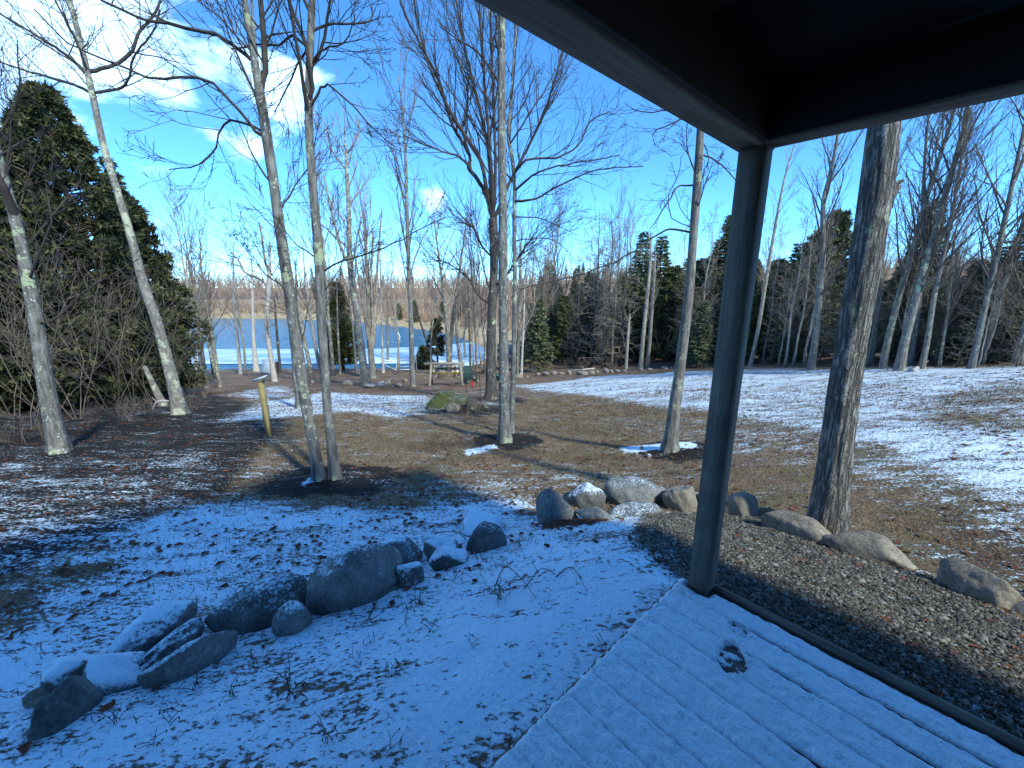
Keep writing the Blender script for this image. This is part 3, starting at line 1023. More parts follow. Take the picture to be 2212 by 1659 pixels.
    for i, (px, py, w, h) in enumerate([(748, 835, 26, 14), (790, 838, 16, 8), (812, 836, 22, 9), (838, 834, 18, 14), (856, 836, 20, 10)]):
        rock('boulder', px - w / 2, py, px + w / 2, py, h, .8, 'grey stone in the loose heap at the lawn edge before the lake', 'rock_tan', .5, 0, seed=60 + i, sub=3, group='stone heap at the lawn edge')
    row = [(1113, 818, 17, 10), (1137, 816, 9, 6), (1160, 812, 9, 7), (1174, 812, 15, 10), (1193, 810, 14, 8), (1208, 809, 12, 6), (1226, 809, 11, 10), (1250, 810, 24, 8),
           (1273, 808, 15, 9), (1287, 806, 9, 8), (1306, 806, 13, 11), (1318, 806, 7, 8), (1330, 804, 9, 6), (1345, 804, 12, 5), (1382, 801, 12, 6), (1400, 800, 10, 5), (1432, 797, 14, 5), (1450, 796, 9, 4), (1475, 795, 9, 4)]
    for i, (px, py, w, h) in enumerate(row):
        rock('field_stone', px - w / 2, py, px + w / 2, py, h, .8, 'small pale field stone in the row along the snowy lawn edge', 'rock_tan', .35, 0, seed=100 + i, sub=2, group='row of field stones along the lawn')
    for i, (px, py, w) in enumerate([(1384, 972, 10), (1460, 977, 12), (1400, 990, 13), (1372, 985, 11)]):
        rock('stone', px - w / 2, py, px + w / 2, py, w * .8, .8, 'small white stone on the dark soil under the slim grey tree', 'rock_tan', .8, 0, seed=140 + i, sub=2, group='white stones around the slim tree', cat='stone')
build_rocks()
print('rocks', round(time.time() - T0, 1))

# ------------------------------------------------------------------ gravel bed
def build_gravel():
    r = np.random.RandomState(5)
    P = gp((1400, 1118), (1470, 1108), (1640, 1120), (1780, 1188), (1990, 1250), (2190, 1345), (2500, 1500), (3000, 1900), (2600, 2100), (2212, 1610), (1545, 1280), (1482, 1262), (1440, 1225), (1365, 1175))
    lo, hi = P.min(0), P.max(0)
    hi = np.minimum(hi, [4.2, 9])
    lo[1] = max(lo[1], .5)
    xy = lo + r.rand(90000, 2) * (hi - lo)
    sd = poly_sd(xy[:, 0], xy[:, 1], P)
    u, v = uv(xy[:, 0], xy[:, 1])
    keep = (sd < -.12 * r.rand(len(sd)) + .06) & ~((u > -.05) & (v > -.06))
    xy = xy[keep][:36000]
    z = height(xy[:, 0], xy[:, 1])
    n = len(xy)
    base = np.array([[1, 0, -.3], [.1, .9, -.3], [-.9, .1, -.3], [.0, -.9, -.3], [.35, .15, .6], [-.35, -.1, .65]])
    f = [[0, 1, 4], [1, 5, 4], [1, 2, 5], [2, 3, 5], [3, 4, 5], [3, 0, 4]]
    s = .004 + .0065 * r.rand(n) ** 2.0 + .013 * r.rand(n) ** 14
    a = r.rand(n) * 6.28
    st = 1 + .5 * r.rand(n)
    bx = base[None] * (1 + .35 * (r.rand(n, 6, 3) - .5))
    ca, sa = np.cos(a)[:, None], np.sin(a)[:, None]
    X = bx[:, :, 0] * st[:, None]; Y = bx[:, :, 1]
    V = np.stack([(X * ca - Y * sa) * s[:, None] + xy[:, 0:1], (X * sa + Y * ca) * s[:, None] + xy[:, 1:2], bx[:, :, 2] * s[:, None] * .7 + z[:, None] + .004 + .012 * r.rand(n)[:, None]], -1)
    Fc = (np.array(f)[None] + (np.arange(n) * 6)[:, None, None]).reshape(-1, 3)
    mb = MB()
    mb.add(V.reshape(-1, 3), Fc)
    o = mb.build('gravel', M['gravel'])
    tag(o, 'grey crushed stone gravel bed beside the porch deck', 'gravel', kind='stuff')
build_gravel()

# ------------------------------------------------------------------ trees
UP = np.array([0, 0, 1.0])
def rot_about(v, ax, a):
    c, s = math.cos(a), math.sin(a)
    return v * c + np.cross(ax, v) * s + ax * (ax @ v) * (1 - c)
def grow(mb, r, p, d, L, rad, lvl, maxl, cfg):
    """one branch and everything on it"""
    n = (7, 5, 3, 2, 2)[min(lvl, 4)]
    pts = [p]
    dirs = [d]
    st = L / n
    for i in range(n):
        d = d + np.array([r.gauss(0, 1), r.gauss(0, 1), r.gauss(0, 1)]) * cfg['wander'] * (1 + .3 * lvl) + UP * cfg['trop']
        d = d / math.sqrt(d @ d)
        p = p + d * st
        pts.append(p)
        dirs.append(d)
    tip = max(rad * .3, cfg['rmin'] * .7)
    rads = [rad + (tip - rad) * i / n for i in range(n + 1)]
    if rad > cfg['rtube']:
        mb.tube(pts, rads, 6 if rad > .03 else 4, cap=False)
    else:
        for i in range(n):
            a, b = pts[i], pts[i + 1]
            mb.seg.append((a[0], a[1], a[2], b[0], b[1], b[2], rads[i], rads[i + 1]))
    if lvl < maxl:
        nc = cfg['nc'][min(lvl, len(cfg['nc']) - 1)]
        nc = max(1, int(nc * (.7 + .6 * r.random())))
        for i in range(nc):
            f = cfg['f0'] + (1 - cfg['f0']) * (i + r.random()) / nc
            k = min(n - 1, int(f * n))
            q = pts[k] + (pts[k + 1] - pts[k]) * (f * n - k)
            ax = np.array([r.gauss(0, 1), r.gauss(0, 1), r.gauss(0, 1)])
            ax = np.cross(dirs[k], ax)
            ax /= math.sqrt(ax @ ax) + 1e-9
            nd = rot_about(dirs[k], ax, R(r.uniform(*cfg['ang'])))
            grow(mb, r, q, nd, L * cfg['ratio'] * (1.15 - .6 * f) * r.uniform(.7, 1.25), max(cfg['rmin'], rads[k] * .55), lvl + 1, maxl, cfg)
def sprout(mb, r, pts, rads, n, cfg, lo=.25, hi=1.0, Ls=(.6, 1.4), lvl=1, maxl=3, side=None):
    """branches along a given polyline"""
    pts = np.asarray(pts, float)
    seg = np.linalg.norm(np.diff(pts, axis=0), axis=1)
    cum = np.concatenate([[0], np.cumsum(seg)])
    for i in range(n):
        f = lo + (hi - lo) * (i + r.random()) / n
        s = f * cum[-1]
        k = min(len(seg) - 1, int(np.searchsorted(cum, s)) - 1) if s > 0 else 0
        k = max(0, k)
        q = pts[k] + (pts[k + 1] - pts[k]) * ((s - cum[k]) / seg[k])
        d = (pts[k + 1] - pts[k]) / seg[k]
        rr = rads[k] + (rads[k + 1] - rads[k]) * ((s - cum[k]) / seg[k])
        ax = np.cross(d, np.array([r.gauss(0, 1), r.gauss(0, 1), r.gauss(0, 1)]))
        ax /= math.sqrt(ax @ ax) + 1e-9
        nd = rot_about(d, ax, R(r.uniform(*cfg['ang'])))
        L = r.uniform(*Ls) * (1.1 - .4 * f)
        grow(mb, r, q, nd, L, max(cfg['rmin'], min(rr * .5, L * .014 + .002)), lvl, maxl, cfg)
def resample(pts, rads, step):
    pts = np.asarray(pts, float)
    # smooth the pixel polyline with a Catmull-Rom pass
    P = np.vstack([2 * pts[0] - pts[1], pts, 2 * pts[-1] - pts[-2]])
    out, ro = [], []
    for i in range(1, len(P) - 2):
        L = np.linalg.norm(P[i + 1] - P[i])
        m = max(2, int(L / step))
        for j in range(m):
            t = j / m
            a, b, c, d = P[i - 1], P[i], P[i + 1], P[i + 2]
            out.append(.5 * (2 * b + (c - a) * t + (2 * a - 5 * b + 4 * c - d) * t * t + (3 * b - a - 3 * c + d) * t ** 3))
            ro.append(rads[i - 1] + (rads[i] - rads[i - 1]) * t)
    out.append(pts[-1])
    ro.append(rads[-1])
    return np.array(out), np.array(ro)
CFG = dict(wander=.075, trop=.075, rmin=.003, rtube=.012, nc=(6, 4, 3, 2), f0=.25, ang=(26, 52), ratio=.5)
def px_tree(name, trunk, widths, bark, label, limbs=(), twig='twig_dark', sides=20, seed=1, nspr=0, lo=.35, Ls=(.8, 2.0), maxl=3, cfg=None, flare=1.35, relief=.05, group=None, cat='tree', ridges=0, limb_spr=8, base=None, limb_Ls=(.5, 1.2), limb_maxl=3, stubs=()):
    r = random.Random(seed)
    cf = dict(CFG)
    if cfg: cf.update(cfg)
    b, t = ground(*trunk[0])
    y0 = b[1]
    th = thing(name, label, cat, b, 0, group)
    pts = [plane(x, y, y0) for x, y in trunk]
    pts[0][2] = b[2] - .12
    rads = [w / 2 / F * (p[1] * CP + (CZ - p[2]) * SP) / math.sqrt(1 + ((q_[0] - CX) / F) ** 2) for w, p, q_ in zip(widths, pts, trunk)]
    # a little lean out of the measuring plane so that the tree is round from any side
    ph = r.random() * 6
    for i, p in enumerate(pts):
        p[1] += (.05 if y0 > 5 else 0) * (p[2] - b[2]) * math.sin(ph) * (0 if i == 0 else 1)
    pp, rr = resample(pts, rads, max(.05, rads[0] * .7))
    rr = rr * (1 + (flare - 1) * np.exp(-np.clip(pp[:, 2] - b[2], 0, None) / (rads[0] * 1.6 + .05)))
    n = len(pp)
    A, Hh = np.meshgrid(np.arange(sides) / sides * 6.2832, pp[:, 2])
    nz = 1 + relief * 2 * (fbm(np.cos(A) * 1.5 + Hh * .9 + seed, np.sin(A) * 1.5 + Hh * 1.1 + seed, 3, seed) - .5)
    if flare > 1.1:
        nz = nz + .16 * (flare - 1) / .35 * np.exp(-np.clip(Hh - b[2], 0, None) / (rads[0] * 1.5)) * np.cos(A * 5 + seed)
    if ridges:
        g1 = vnoise(A * ridges / 6.2832 + .6 * np.sin(Hh * 5), Hh * 3.2, 3)
        g1 = np.where(A > 6.0, vnoise((A - 6.2832) * ridges / 6.2832 + 256 + .6 * np.sin(Hh * 5), Hh * 3.2, 3), g1)
        nz = nz + .06 * (sstep(.25, .6, g1) - .5) + .03 * (vnoise(A * 40, Hh * 30, 5) - .5)
    mb = MB()
    mb.tube(pp - b, rr, sides, True, nz)
    for (sx, sy, ex, ey, w) in stubs:
        s0, s1 = plane(sx, sy, y0), plane(ex, ey, y0)
        mb.tube(np.array([s0, s0 * .6 + s1 * .4, s1]) - b, [w * 1.6, w, w * .6], 8)
    mb.build('trunk', M[bark], th, True)
    cb = MB()
    for li in limbs:
        lp, lw = li[0], li[1]
        dep = li[2] if len(li) > 2 else r.uniform(-.35, .35)
        q = []
        for i, (x, y) in enumerate(lp):
            q.append(plane(x, y, y0 * (1 + .10 * dep * i / len(lp)) + dep * .3 * i / len(lp)))
        k = np.argmin(np.linalg.norm(pp - q[0], axis=1))
        if np.linalg.norm((pp[k] - q[0])[[0, 2]]) < 1.0: q[0] = pp[k]
        dd = [math.hypot(p_[1], p_[0]) for p_ in q]
        w0, w1 = lw
        lr = [(w0 + (w1 - w0) * i / (len(q) - 1)) / 2 / F * (q[i][1] * CP + (CZ - q[i][2]) * SP) for i in range(len(q))]
        qq, qr = resample(q, lr, .12)
        qq = qq + np.array([[r.gauss(0, .006) for _ in range(3)] for _ in qq])
        cb.tube(qq - b, qr, 6, False)
        sprout(cb, r, qq - b, qr, max(4, int(limb_spr * .75)), cf, .2, 1.0, limb_Ls, 1, limb_maxl)
    if nspr:
        sprout(cb, r, pp - b, rr, nspr, cf, lo, 1.0, Ls, 0, maxl)
    if cb.v or cb.seg:
        cb.build('crown', M[twig], th)
    return th

def build_near_trees():
    px_tree('maple_tree', [(128, 975), (95, 850), (62, 700), (30, 570), (0, 465), (-40, 350), (-75, 230), (-110, 100)], [47, 42, 37, 33, 30, 27, 24, 18], 'bark_spotted',
            'thick mottled grey maple trunk at the edge of the dark cedars', [([(-5, 460), (5, 400), (-30, 330), (-60, 250)], (16, 8)),
            ([(75, 700), (120, 690), (170, 640), (230, 600), (300, 560)], (6, 2), .3), ([(40, 600), (80, 560), (110, 480), (100, 400)], (6, 2), .2)],
            seed=3, nspr=10, lo=.55, sides=24, limb_spr=10)
    px_tree('maple_tree', [(388, 892), (374, 820), (345, 700), (318, 615), (290, 500), (262, 400), (240, 320), (222, 225), (205, 140), (190, 70), (172, -10), (160, -90)], [33, 28, 25, 23, 19, 18, 17, 16, 15, 14, 12, 8],
            'bark_pale', 'leaning pale trunk with yellow lichen in front of the tall cedar',
            [([(213, 190), (190, 165), (150, 125), (100, 90), (50, 60), (-10, 22)], (9, 4), .5), ([(205, 205), (150, 180), (100, 165), (50, 150), (-10, 130)], (7, 3), -.4),
             ([(222, 170), (245, 140), (285, 110), (300, 70), (335, 30), (352, -20)], (8, 4), .4), ([(225, 215), (262, 190), (280, 165), (290, 120), (330, 70), (345, 20)], (6, 3), -.5),
             ([(205, 150), (170, 100), (140, 40), (110, -20)], (6, 3), .3)], twig='twig_dark', seed=5, nspr=5, lo=.72, Ls=(1, 2.2), limb_spr=14, limb_Ls=(.6, 1.6), sides=20)
    px_tree('broken_trunk', [(356, 876), (335, 835), (316, 790)], [18, 15, 11], 'bark_pale', 'broken leaning trunk behind the leaning pale maple', seed=6, cat='trunk', sides=14)
    px_tree('maple_tree', [(690, 1033), (676, 950), (662, 880), (648, 790), (634, 700), (620, 590), (606, 500), (592, 400), (577, 300), (562, 205), (548, 120), (535, 40), (520, -60)],
            [25, 24, 25, 26, 26, 25, 24, 23, 24, 22, 17, 15, 11], 'bark_spotted', 'left trunk of the two close maples with a round lichen disc',
            [([(566, 210), (572, 150), (570, 80), (562, 0), (558, -60)], (13, 9), .3),
             ([(530, 128), (500, 95), (467, 73), (400, 58), (333, 47), (293, 37), (220, 0), (180, -30)], (9, 4), .2),
             ([(580, 300), (553, 285), (517, 240), (460, 180), (393, 170), (317, 167), (233, 130), (150, 93), (75, 20)], (8, 3), -.3),
             ([(560, 290), (520, 262), (483, 267), (467, 317), (433, 355), (367, 367)], (6, 2), .3),
             ([(600, 470), (625, 420), (650, 380), (690, 330)], (4, 2), .4), ([(628, 640), (600, 610), (570, 590), (540, 540)], (4, 1.5), -.4),
             ([(640, 760), (660, 700), (670, 640)], (3, 1.5), .4)], seed=8, nspr=4, lo=.75, sides=24, limb_spr=15, limb_Ls=(.35, .95))
    px_tree('maple_tree', [(724, 1031), (716, 960), (708, 890), (701, 790), (694, 690), (691, 610), (688, 550), (681, 460), (674, 380), (668, 290), (667, 200), (670, 110), (673, 30), (676, -60)],
            [25, 21, 20, 20, 21, 22, 21, 20, 19, 18, 18, 17, 16, 13], 'bark_maple', 'right trunk of the two close maples rising from the dark soil mound',
            [([(677, 230), (674, 190), (668, 133), (650, 67), (623, 0), (610, -40)], (9, 6), -.2), ([(680, 235), (688, 200), (700, 184), (720, 190), (766, 233), (820, 290), (853, 317)], (6, 2), -.25),
             ([(665, 110), (640, 80), (623, 78), (603, 97), (553, 98), (500, 105)], (7, 3), .3), ([(676, 150), (690, 112), (710, 101), (743, 93), (760, 60), (770, 30)], (5, 2), -.3),
             ([(676, 70), (700, 55), (740, 50), (786, 50), (806, 37), (800, 10)], (6, 2), .3), ([(655, 90), (640, 140), (615, 200), (590, 240)], (5, 2), .2),
             ([(698, 590), (720, 572), (760, 560), (830, 535), (870, 515), (960, 470)], (5, 2), .25), ([(688, 560), (660, 540), (630, 520), (600, 470)], (4, 1.5), -.3),
             ([(690, 640), (720, 600), (740, 560), (745, 510)], (3, 1.5), .3)], seed=9, nspr=4, lo=.75, sides=24, limb_spr=13, limb_Ls=(.3, .9))
    px_tree('maple_tree', [(648, 882), (640, 800), (630, 700), (615, 590), (600, 480), (588, 380), (575, 250), (560, 120), (550, 0), (545, -60)], [17, 15, 14, 13, 12, 11, 9, 8, 6, 5], 'bark_maple',
            'slimmer grey maple standing behind the two close maples', seed=10, nspr=12, lo=.45, Ls=(1., 2.4), sides=14)
    px_tree('maple_tree', [(1091, 953), (1089, 880), (1088, 800), (1087, 600), (1085, 400), (1083, 200), (1083, 60), (1082, -60)], [27, 22, 21, 20, 19, 18, 17, 15], 'bark_spotted',
            'straight lichen-spotted trunk on a dark soil mound in mid lawn', [([(1082, 180), (1060, 150), (1030, 110), (990, 85), (950, 60)], (6, 2), .3), ([(1083, 120), (1070, 80), (1072, 40), (1050, 0)], (6, 3), -.2)],
            seed=12, nspr=4, lo=.7, Ls=(.6, 1.4), sides=24, relief=.06)
    px_tree('maple_tree', [(1104, 935), (1107, 860), (1110, 750), (1112, 600), (1111, 480), (1112, 400), (1106, 330), (1098, 280), (1104, 200), (1112, 80), (1118, -40)], [13, 11, 10, 9, 9, 9, 8, 8, 7, 6, 5], 'bark_maple',
            'thin maple close beside the straight lichen-spotted trunk',
            [([(1112, 372), (1128, 352), (1150, 343), (1203, 340), (1250, 313), (1275, 262), (1320, 240)], (6, 2), .2), ([(1113, 402), (1150, 380), (1190, 362), (1273, 347), (1340, 335)], (5, 2), -.3),
             ([(1112, 432), (1140, 432), (1156, 430), (1216, 397), (1290, 367), (1390, 360)], (6, 2), .4), ([(1110, 460), (1160, 470), (1210, 490), (1250, 510)], (3, 1), -.2),
             ([(1108, 300), (1140, 250), (1180, 190), (1200, 150)], (4, 2), .3), ([(1108, 520), (1150, 515), (1200, 520), (1240, 560)], (3, 1), .3)],
            seed=13, nspr=8, lo=.55, Ls=(.8, 1.8), sides=12, limb_spr=16, limb_Ls=(.4, 1.2))
    px_tree('maple_tree', [(1061, 862), (1060, 780), (1062, 690), (1066, 600), (1067, 540), (1064, 470)], [24, 20, 19, 18, 19, 20], 'bark_dark',
            'dark many-limbed maple spreading wide behind the mid-lawn trunk',
            [([(1062, 480), (1056, 437), (1033, 390), (1012, 362), (1014, 335), (975, 265), (950, 180), (905, 90), (870, 20), (860, -30)], (10, 4), .4),
             ([(1064, 470), (1050, 400), (1035, 340), (990, 270), (960, 215), (930, 150), (905, 60), (890, -20)], (10, 4), -.4),
             ([(1064, 470), (1060, 400), (1055, 330), (1040, 250), (1010, 130), (985, 0), (980, -40)], (10, 4), .7), ([(1065, 470), (1062, 380), (1050, 220), (1040, 100), (1033, -30)], (10, 4), -.6),
             ([(1066, 480), (1085, 430), (1108, 380), (1140, 320), (1180, 230), (1220, 100)], (10, 4), .5), ([(1064, 470), (1070, 380), (1068, 260), (1062, 130), (1060, -30)], (9, 4), .2),
             ([(1025, 380), (1005, 350), (985, 335), (955, 327), (900, 305), (870, 290)], (6, 2), -.3), ([(1014, 335), (1000, 280), (1010, 220), (1000, 160), (960, 60)], (6, 2), .1),
             ([(1060, 660), (1035, 640), (1010, 600), (970, 570), (930, 560)], (6, 2), .4), ([(1063, 620), (1090, 600), (1130, 540), (1160, 500)], (6, 2), -.4), ([(1060, 560), (1040, 530), (1020, 490), (990, 480)], (5, 2), .3)],
            seed=14, nspr=8, lo=.5, Ls=(1.5, 3), sides=16, limb_spr=26, limb_Ls=(1.0, 2.6), cfg=dict(ang=(15, 38), trop=.08, rmin=.005, rtube=.02, nc=(6, 5, 3, 2)), limb_maxl=3)
    px_tree('maple_tree', [(1447, 972), (1455, 890), (1464, 820), (1472, 750), (1480, 680), (1486, 620), (1492, 520), (1498, 430), (1503, 340), (1507, 260), (1512, 150), (1516, 60)], [30, 27, 24, 23, 22, 20, 19, 19, 18, 17, 15, 14],
            'bark_slim', 'slim smooth grey tree between the mid-lawn trunk and the porch post',
            [([(1488, 402), (1470, 402), (1456, 413), (1440, 440), (1420, 470), (1406, 495)], (4, 2), -.3), ([(1484, 505), (1460, 495), (1440, 497), (1406, 517), (1352, 553), (1306, 575), (1220, 602), (1150, 618), (1116, 625)], (5, 2), .2),
             ([(1504, 338), (1525, 338), (1549, 347), (1570, 370), (1600, 400)], (4, 2), .3), ([(1506, 290), (1520, 310), (1530, 340), (1524, 365)], (3, 1.5), -.2), ([(1470, 495), (1452, 470), (1445, 420), (1465, 380), (1472, 340)], (2.5, 1), .2),
             ([(1490, 555), (1500, 500), (1470, 450), (1455, 400)], (2.5, 1), -.2), ([(1482, 640), (1510, 620), (1550, 650), (1570, 690)], (4, 1.5), .4), ([(1430, 255), (1420, 280), (1412, 300), (1418, 320)], (3, 1), 0),
             ([(1440, 245), (1410, 240), (1370, 238), (1350, 222)], (3, 1), 0)],
            seed=15, nspr=4, lo=.55, Ls=(.5, 1.0), sides=24, limb_spr=7, limb_Ls=(.25, .6), limb_maxl=2, relief=.03)
    px_tree('maple_tree', [(1788, 1140), (1796, 1060), (1805, 980), (1818, 880), (1832, 780), (1848, 680), (1866, 580), (1884, 470), (1897, 380), (1906, 300), (1918, 180), (1930, 40)], [86, 78, 74, 72, 72, 72, 73, 75, 78, 76, 70, 64],
            'bark_ridged', 'thick old maple trunk with deep furrowed bark beside the gravel', [([(1905, 100), (1960, 20), (2020, -80)], (30, 20), .3), ([(1900, 150), (1850, 60), (1800, -60)], (26, 18), -.3)], seed=16, sides=120, ridges=34, relief=.03, flare=1.16,
            stubs=[(1915, 408, 1950, 390, .02), (1905, 440, 1938, 402, .045)])
build_near_trees()
print('near trees', round(time.time() - T0, 1))

def build_shore_trees():
    S = [
        ([(892, 835), (889, 760), (886, 650), (881, 550), (877, 430), (874, 330), (866, 230), (858, 160)], [12, 11, 10, 9, 8, 6, 4, 2], 'bark_spotted', 'straight spotted tree with a tall narrow crown before the lake', 22, dict(ang=(14, 34), trop=.08), (2.2, 4.0)),
        ([(791, 834), (778, 740), (764, 640), (754, 560), (750, 450), (745, 360), (740, 270)], [18, 16, 14, 12, 10, 8, 3], 'bark_pale', 'curving grey-brown tree between the small cedar and the lake', 22, dict(ang=(20, 50), trop=.07), (2, 4)),
        ([(594, 824), (588, 780), (582, 730), (581, 680), (586, 628), (590, 575), (592, 525)], [13, 12, 11, 11, 11, 7, 4], 'bark_birch', 'white-barked birch with a big left fork at the shore', 12, dict(ang=(30, 60), trop=.04), (1.5, 3.5)),
        ([(606, 808), (600, 750), (594, 690), (590, 640)], [7, 6, 5, 3], 'bark_dark', 'thin dark stem right beside the white birch', 8, dict(ang=(20, 50), trop=.06), (1, 2)),
        ([(520, 808), (512, 740), (503, 668), (500, 600), (498, 520)], [9, 8, 7, 5, 2], 'bark_birch', 'slender yellowish shore tree left of the boat ramp', 16, dict(ang=(20, 50), trop=.06), (1.5, 3)),
        ([(554, 802), (549, 760), (546, 719), (543, 650), (540, 560)], [15, 10, 8, 6, 3], 'bark_birch', 'lichen-yellow shore tree with a swollen foot beside the ramp', 18, dict(ang=(20, 55), trop=.06), (1.5, 3)),
        ([(476, 836), (468, 790), (458, 727), (446, 666), (435, 590), (430, 500)], [10, 9, 8, 7, 5, 2], 'bark_pale', 'slanting pale stem in the clump beside the tall cedar', 16, dict(ang=(20, 50), trop=.06), (1.5, 3.5)),
        ([(447, 838), (440, 790), (432, 730), (420, 660), (405, 570)], [12, 10, 9, 7, 3], 'bark_pale', 'stout forked stem in the clump beside the tall cedar', 16, dict(ang=(20, 55), trop=.06), (1.5, 3.5)),
        ([(434, 830), (420, 780), (404, 715), (396, 640), (392, 560)], [11, 9, 8, 6, 3], 'bark_birch', 'yellow-lit outer stem of the clump touching the tall cedar', 16, dict(ang=(20, 55), trop=.06), (1.5, 3)),
        ([(462, 815), (455, 760), (452, 690), (456, 620)], [7, 6, 5, 3], 'bark_dark', 'thin dark stem inside the clump beside the tall cedar', 12, dict(ang=(20, 55), trop=.06), (1.2, 2.5)),
        ([(676, 826), (664, 770), (650, 711), (641, 650), (632, 560)], [10, 9, 8, 6, 3], 'bark_pale', 'leaning slim tree seen between the two close maples', 16, dict(ang=(20, 50), trop=.06), (1.5, 3)),
        ([(692, 800), (682, 750), (672, 690), (662, 613), (655, 530)], [9, 8, 7, 5, 2], 'bark_birch', 'pale lakeside stem behind the right close maple', 16, dict(ang=(20, 50), trop=.06), (1.5, 3)),
        ([(735, 808), (730, 740), (727, 680), (724, 600)], [6, 5, 4, 2], 'bark_slim', 'pole-thin pale stem in front of the small cedar', 10, dict(ang=(20, 50), trop=.06), (1, 2)),
        ([(806, 817), (801, 770), (796, 719), (793, 639), (786, 540), (780, 450)], [15, 13, 11, 9, 6, 2], 'bark_slim', 'many-stemmed grey maple at the shore with upswept branches', 36, dict(ang=(8, 24), trop=.07), (2.5, 5)),
        ([(828, 805), (826, 750), (824, 680), (822, 600), (821, 520)], [6, 5, 4, 3, 2], 'bark_birch', 'very thin white birch near the dock', 12, dict(ang=(20, 50), trop=.06), (1.2, 2.5)),
        ([(838, 790), (837, 730), (836, 660), (838, 580)], [6, 5, 4, 2], 'bark_slim', 'thin grey stem right at the dock', 12, dict(ang=(20, 50), trop=.06), (1.2, 2.5)),
        ([(968, 812), (970, 770), (968, 744), (966, 700), (958, 620), (948, 540), (940, 470)], [12, 11, 11, 8, 6, 4, 2], 'bark_slim', 'broad-crowned grey maple right behind the log swing', 26, dict(ang=(20, 45), trop=.06), (2.5, 5)),
        ([(972, 800), (973, 760), (977, 700), (988, 620), (1000, 540), (1010, 470)], [9, 9, 8, 6, 4, 2], 'bark_slim', 'second stem of the grey maple behind the log swing', 24, dict(ang=(20, 45), trop=.06), (2.5, 4.5)),
        ([(999, 808), (993, 770), (988, 740), (984, 690), (985, 620)], [9, 8, 6, 5, 3], 'bark_slim', 'slanting pale trunk beside the log swing frame', 14, dict(ang=(20, 50), trop=.06), (1.5, 3)),
        ([(1116, 815), (1118, 760), (1121, 690), (1124, 600), (1126, 500)], [8, 7, 6, 5, 2], 'bark_slim', 'pale stem behind the mid-lawn trunk at the field corner', 16, dict(ang=(15, 40), trop=.07), (1.5, 3)),
        ([(1126, 816), (1128, 760), (1131, 700), (1133, 620)], [6, 5, 5, 3], 'bark_birch', 'second pale stem behind the mid-lawn trunk at the field corner', 14, dict(ang=(15, 40), trop=.07), (1.5, 3)),
        ([(1016, 812), (1015, 750), (1012, 690), (1010, 600)], [5, 5, 4, 2], 'bark_dark', 'thin dark stem by the stacked logs', 12, dict(ang=(15, 40), trop=.07), (1.5, 3)),
        ([(1030, 800), (1028, 740), (1026, 690), (1022, 610)], [5, 5, 4, 2], 'bark_slim', 'thin light stem by the stacked logs', 12, dict(ang=(15, 40), trop=.07), (1.5, 3)),
        ([(935, 795), (928, 762), (920, 735), (905, 690), (895, 650)], [7, 6, 5, 4, 2], 'bark_dark', 'dark leaning stem over the evergreen bush', 14, dict(ang=(20, 50), trop=.04), (1.5, 3)),
    ]
    for i, (tr, wd, bk, lb, ns, cf, Ls) in enumerate(S):
        cf = dict(cf, rmin=.0065, rtube=.03, nc=(6, 5, 3, 2))
        ns = int(ns * .85)
        extra = []
        if 'birch with a big left' in lb:
            extra = [([(584, 632), (574, 615), (560, 603), (529, 588), (518, 567), (500, 545)], (7, 3), .4), ([(587, 612), (580, 590), (572, 560), (566, 514), (560, 480)], (6, 3), -.3)]
        if 'curving' in lb:
            extra = [([(756, 570), (740, 545), (722, 480), (710, 430), (700, 380)], (8, 3), .4), ([(745, 370), (735, 350), (720, 330), (700, 280)], (5, 2), .4), ([(745, 360), (752, 330), (770, 300), (775, 260)], (4, 2), .4)]
        if 'many-stemmed' in lb:
            extra = [([(801, 770), (808, 719), (812, 640), (818, 540), (825, 450)], (9, 3), .6), ([(799, 760), (790, 700), (778, 620), (765, 540)], (7, 3), -.6), ([(800, 760), (805, 690), (802, 600), (805, 500)], (7, 3), .1)]
        px_tree('shore_tree', tr, wd, bk, lb, extra, 'twig_pale' if bk in ('bark_birch', 'bark_slim', 'bark_pale') and i % 3 else 'twig_brown', 10, 200 + i, ns, .28, Ls, 2, cf, flare=1.25, limb_spr=10, limb_Ls=(1.2, 2.6), limb_maxl=2)
build_shore_trees()
print('shore trees', round(time.time() - T0, 1))

# ---- shared tree kinds for the woods
def proto_bare(seed, H, r0, kind):
    r = random.Random(seed)
    mb, cb = MB(), MB()
    n = 9
    pts, rad = [], []
    x = y = 0.0
    for i in range(n + 1):
        f = i / n
        pts.append((x, y, H * f - .15 * (i == 0)))
        rad.append(r0 * (1 - .9 * f ** 1.1) * (1.3 if i == 0 else 1))
        x += r.gauss(0, .09) * H / 12
        y += r.gauss(0, .09) * H / 12
    pts = np.array(pts)
    mb.tube(pts, rad, 8)
    if kind == 'slender':
        cf = dict(CFG, ang=(25, 50), trop=.09, rmin=.007, rtube=.05, nc=(6, 4, 3), ratio=.5)
        sprout(cb, r, pts, rad, 34, cf, .30, 1, (1.0, 2.4), 0, 2)
    elif kind == 'fan':
        cf = dict(CFG, ang=(12, 32), trop=.08, rmin=.007, rtube=.05, nc=(7, 5, 3), ratio=.55)
        sprout(cb, r, pts, rad, 22, cf, .28, .95, (2.4, 4.8), 0, 2)
    else:
        cf = dict(CFG, ang=(55, 100), trop=-.01, rmin=.007, rtube=.05, nc=(6, 4, 3), ratio=.5)
        sprout(cb, r, pts, rad, 75, cf, .06, .95, (.8, 2.0), 0, 1)
    return mb, cb
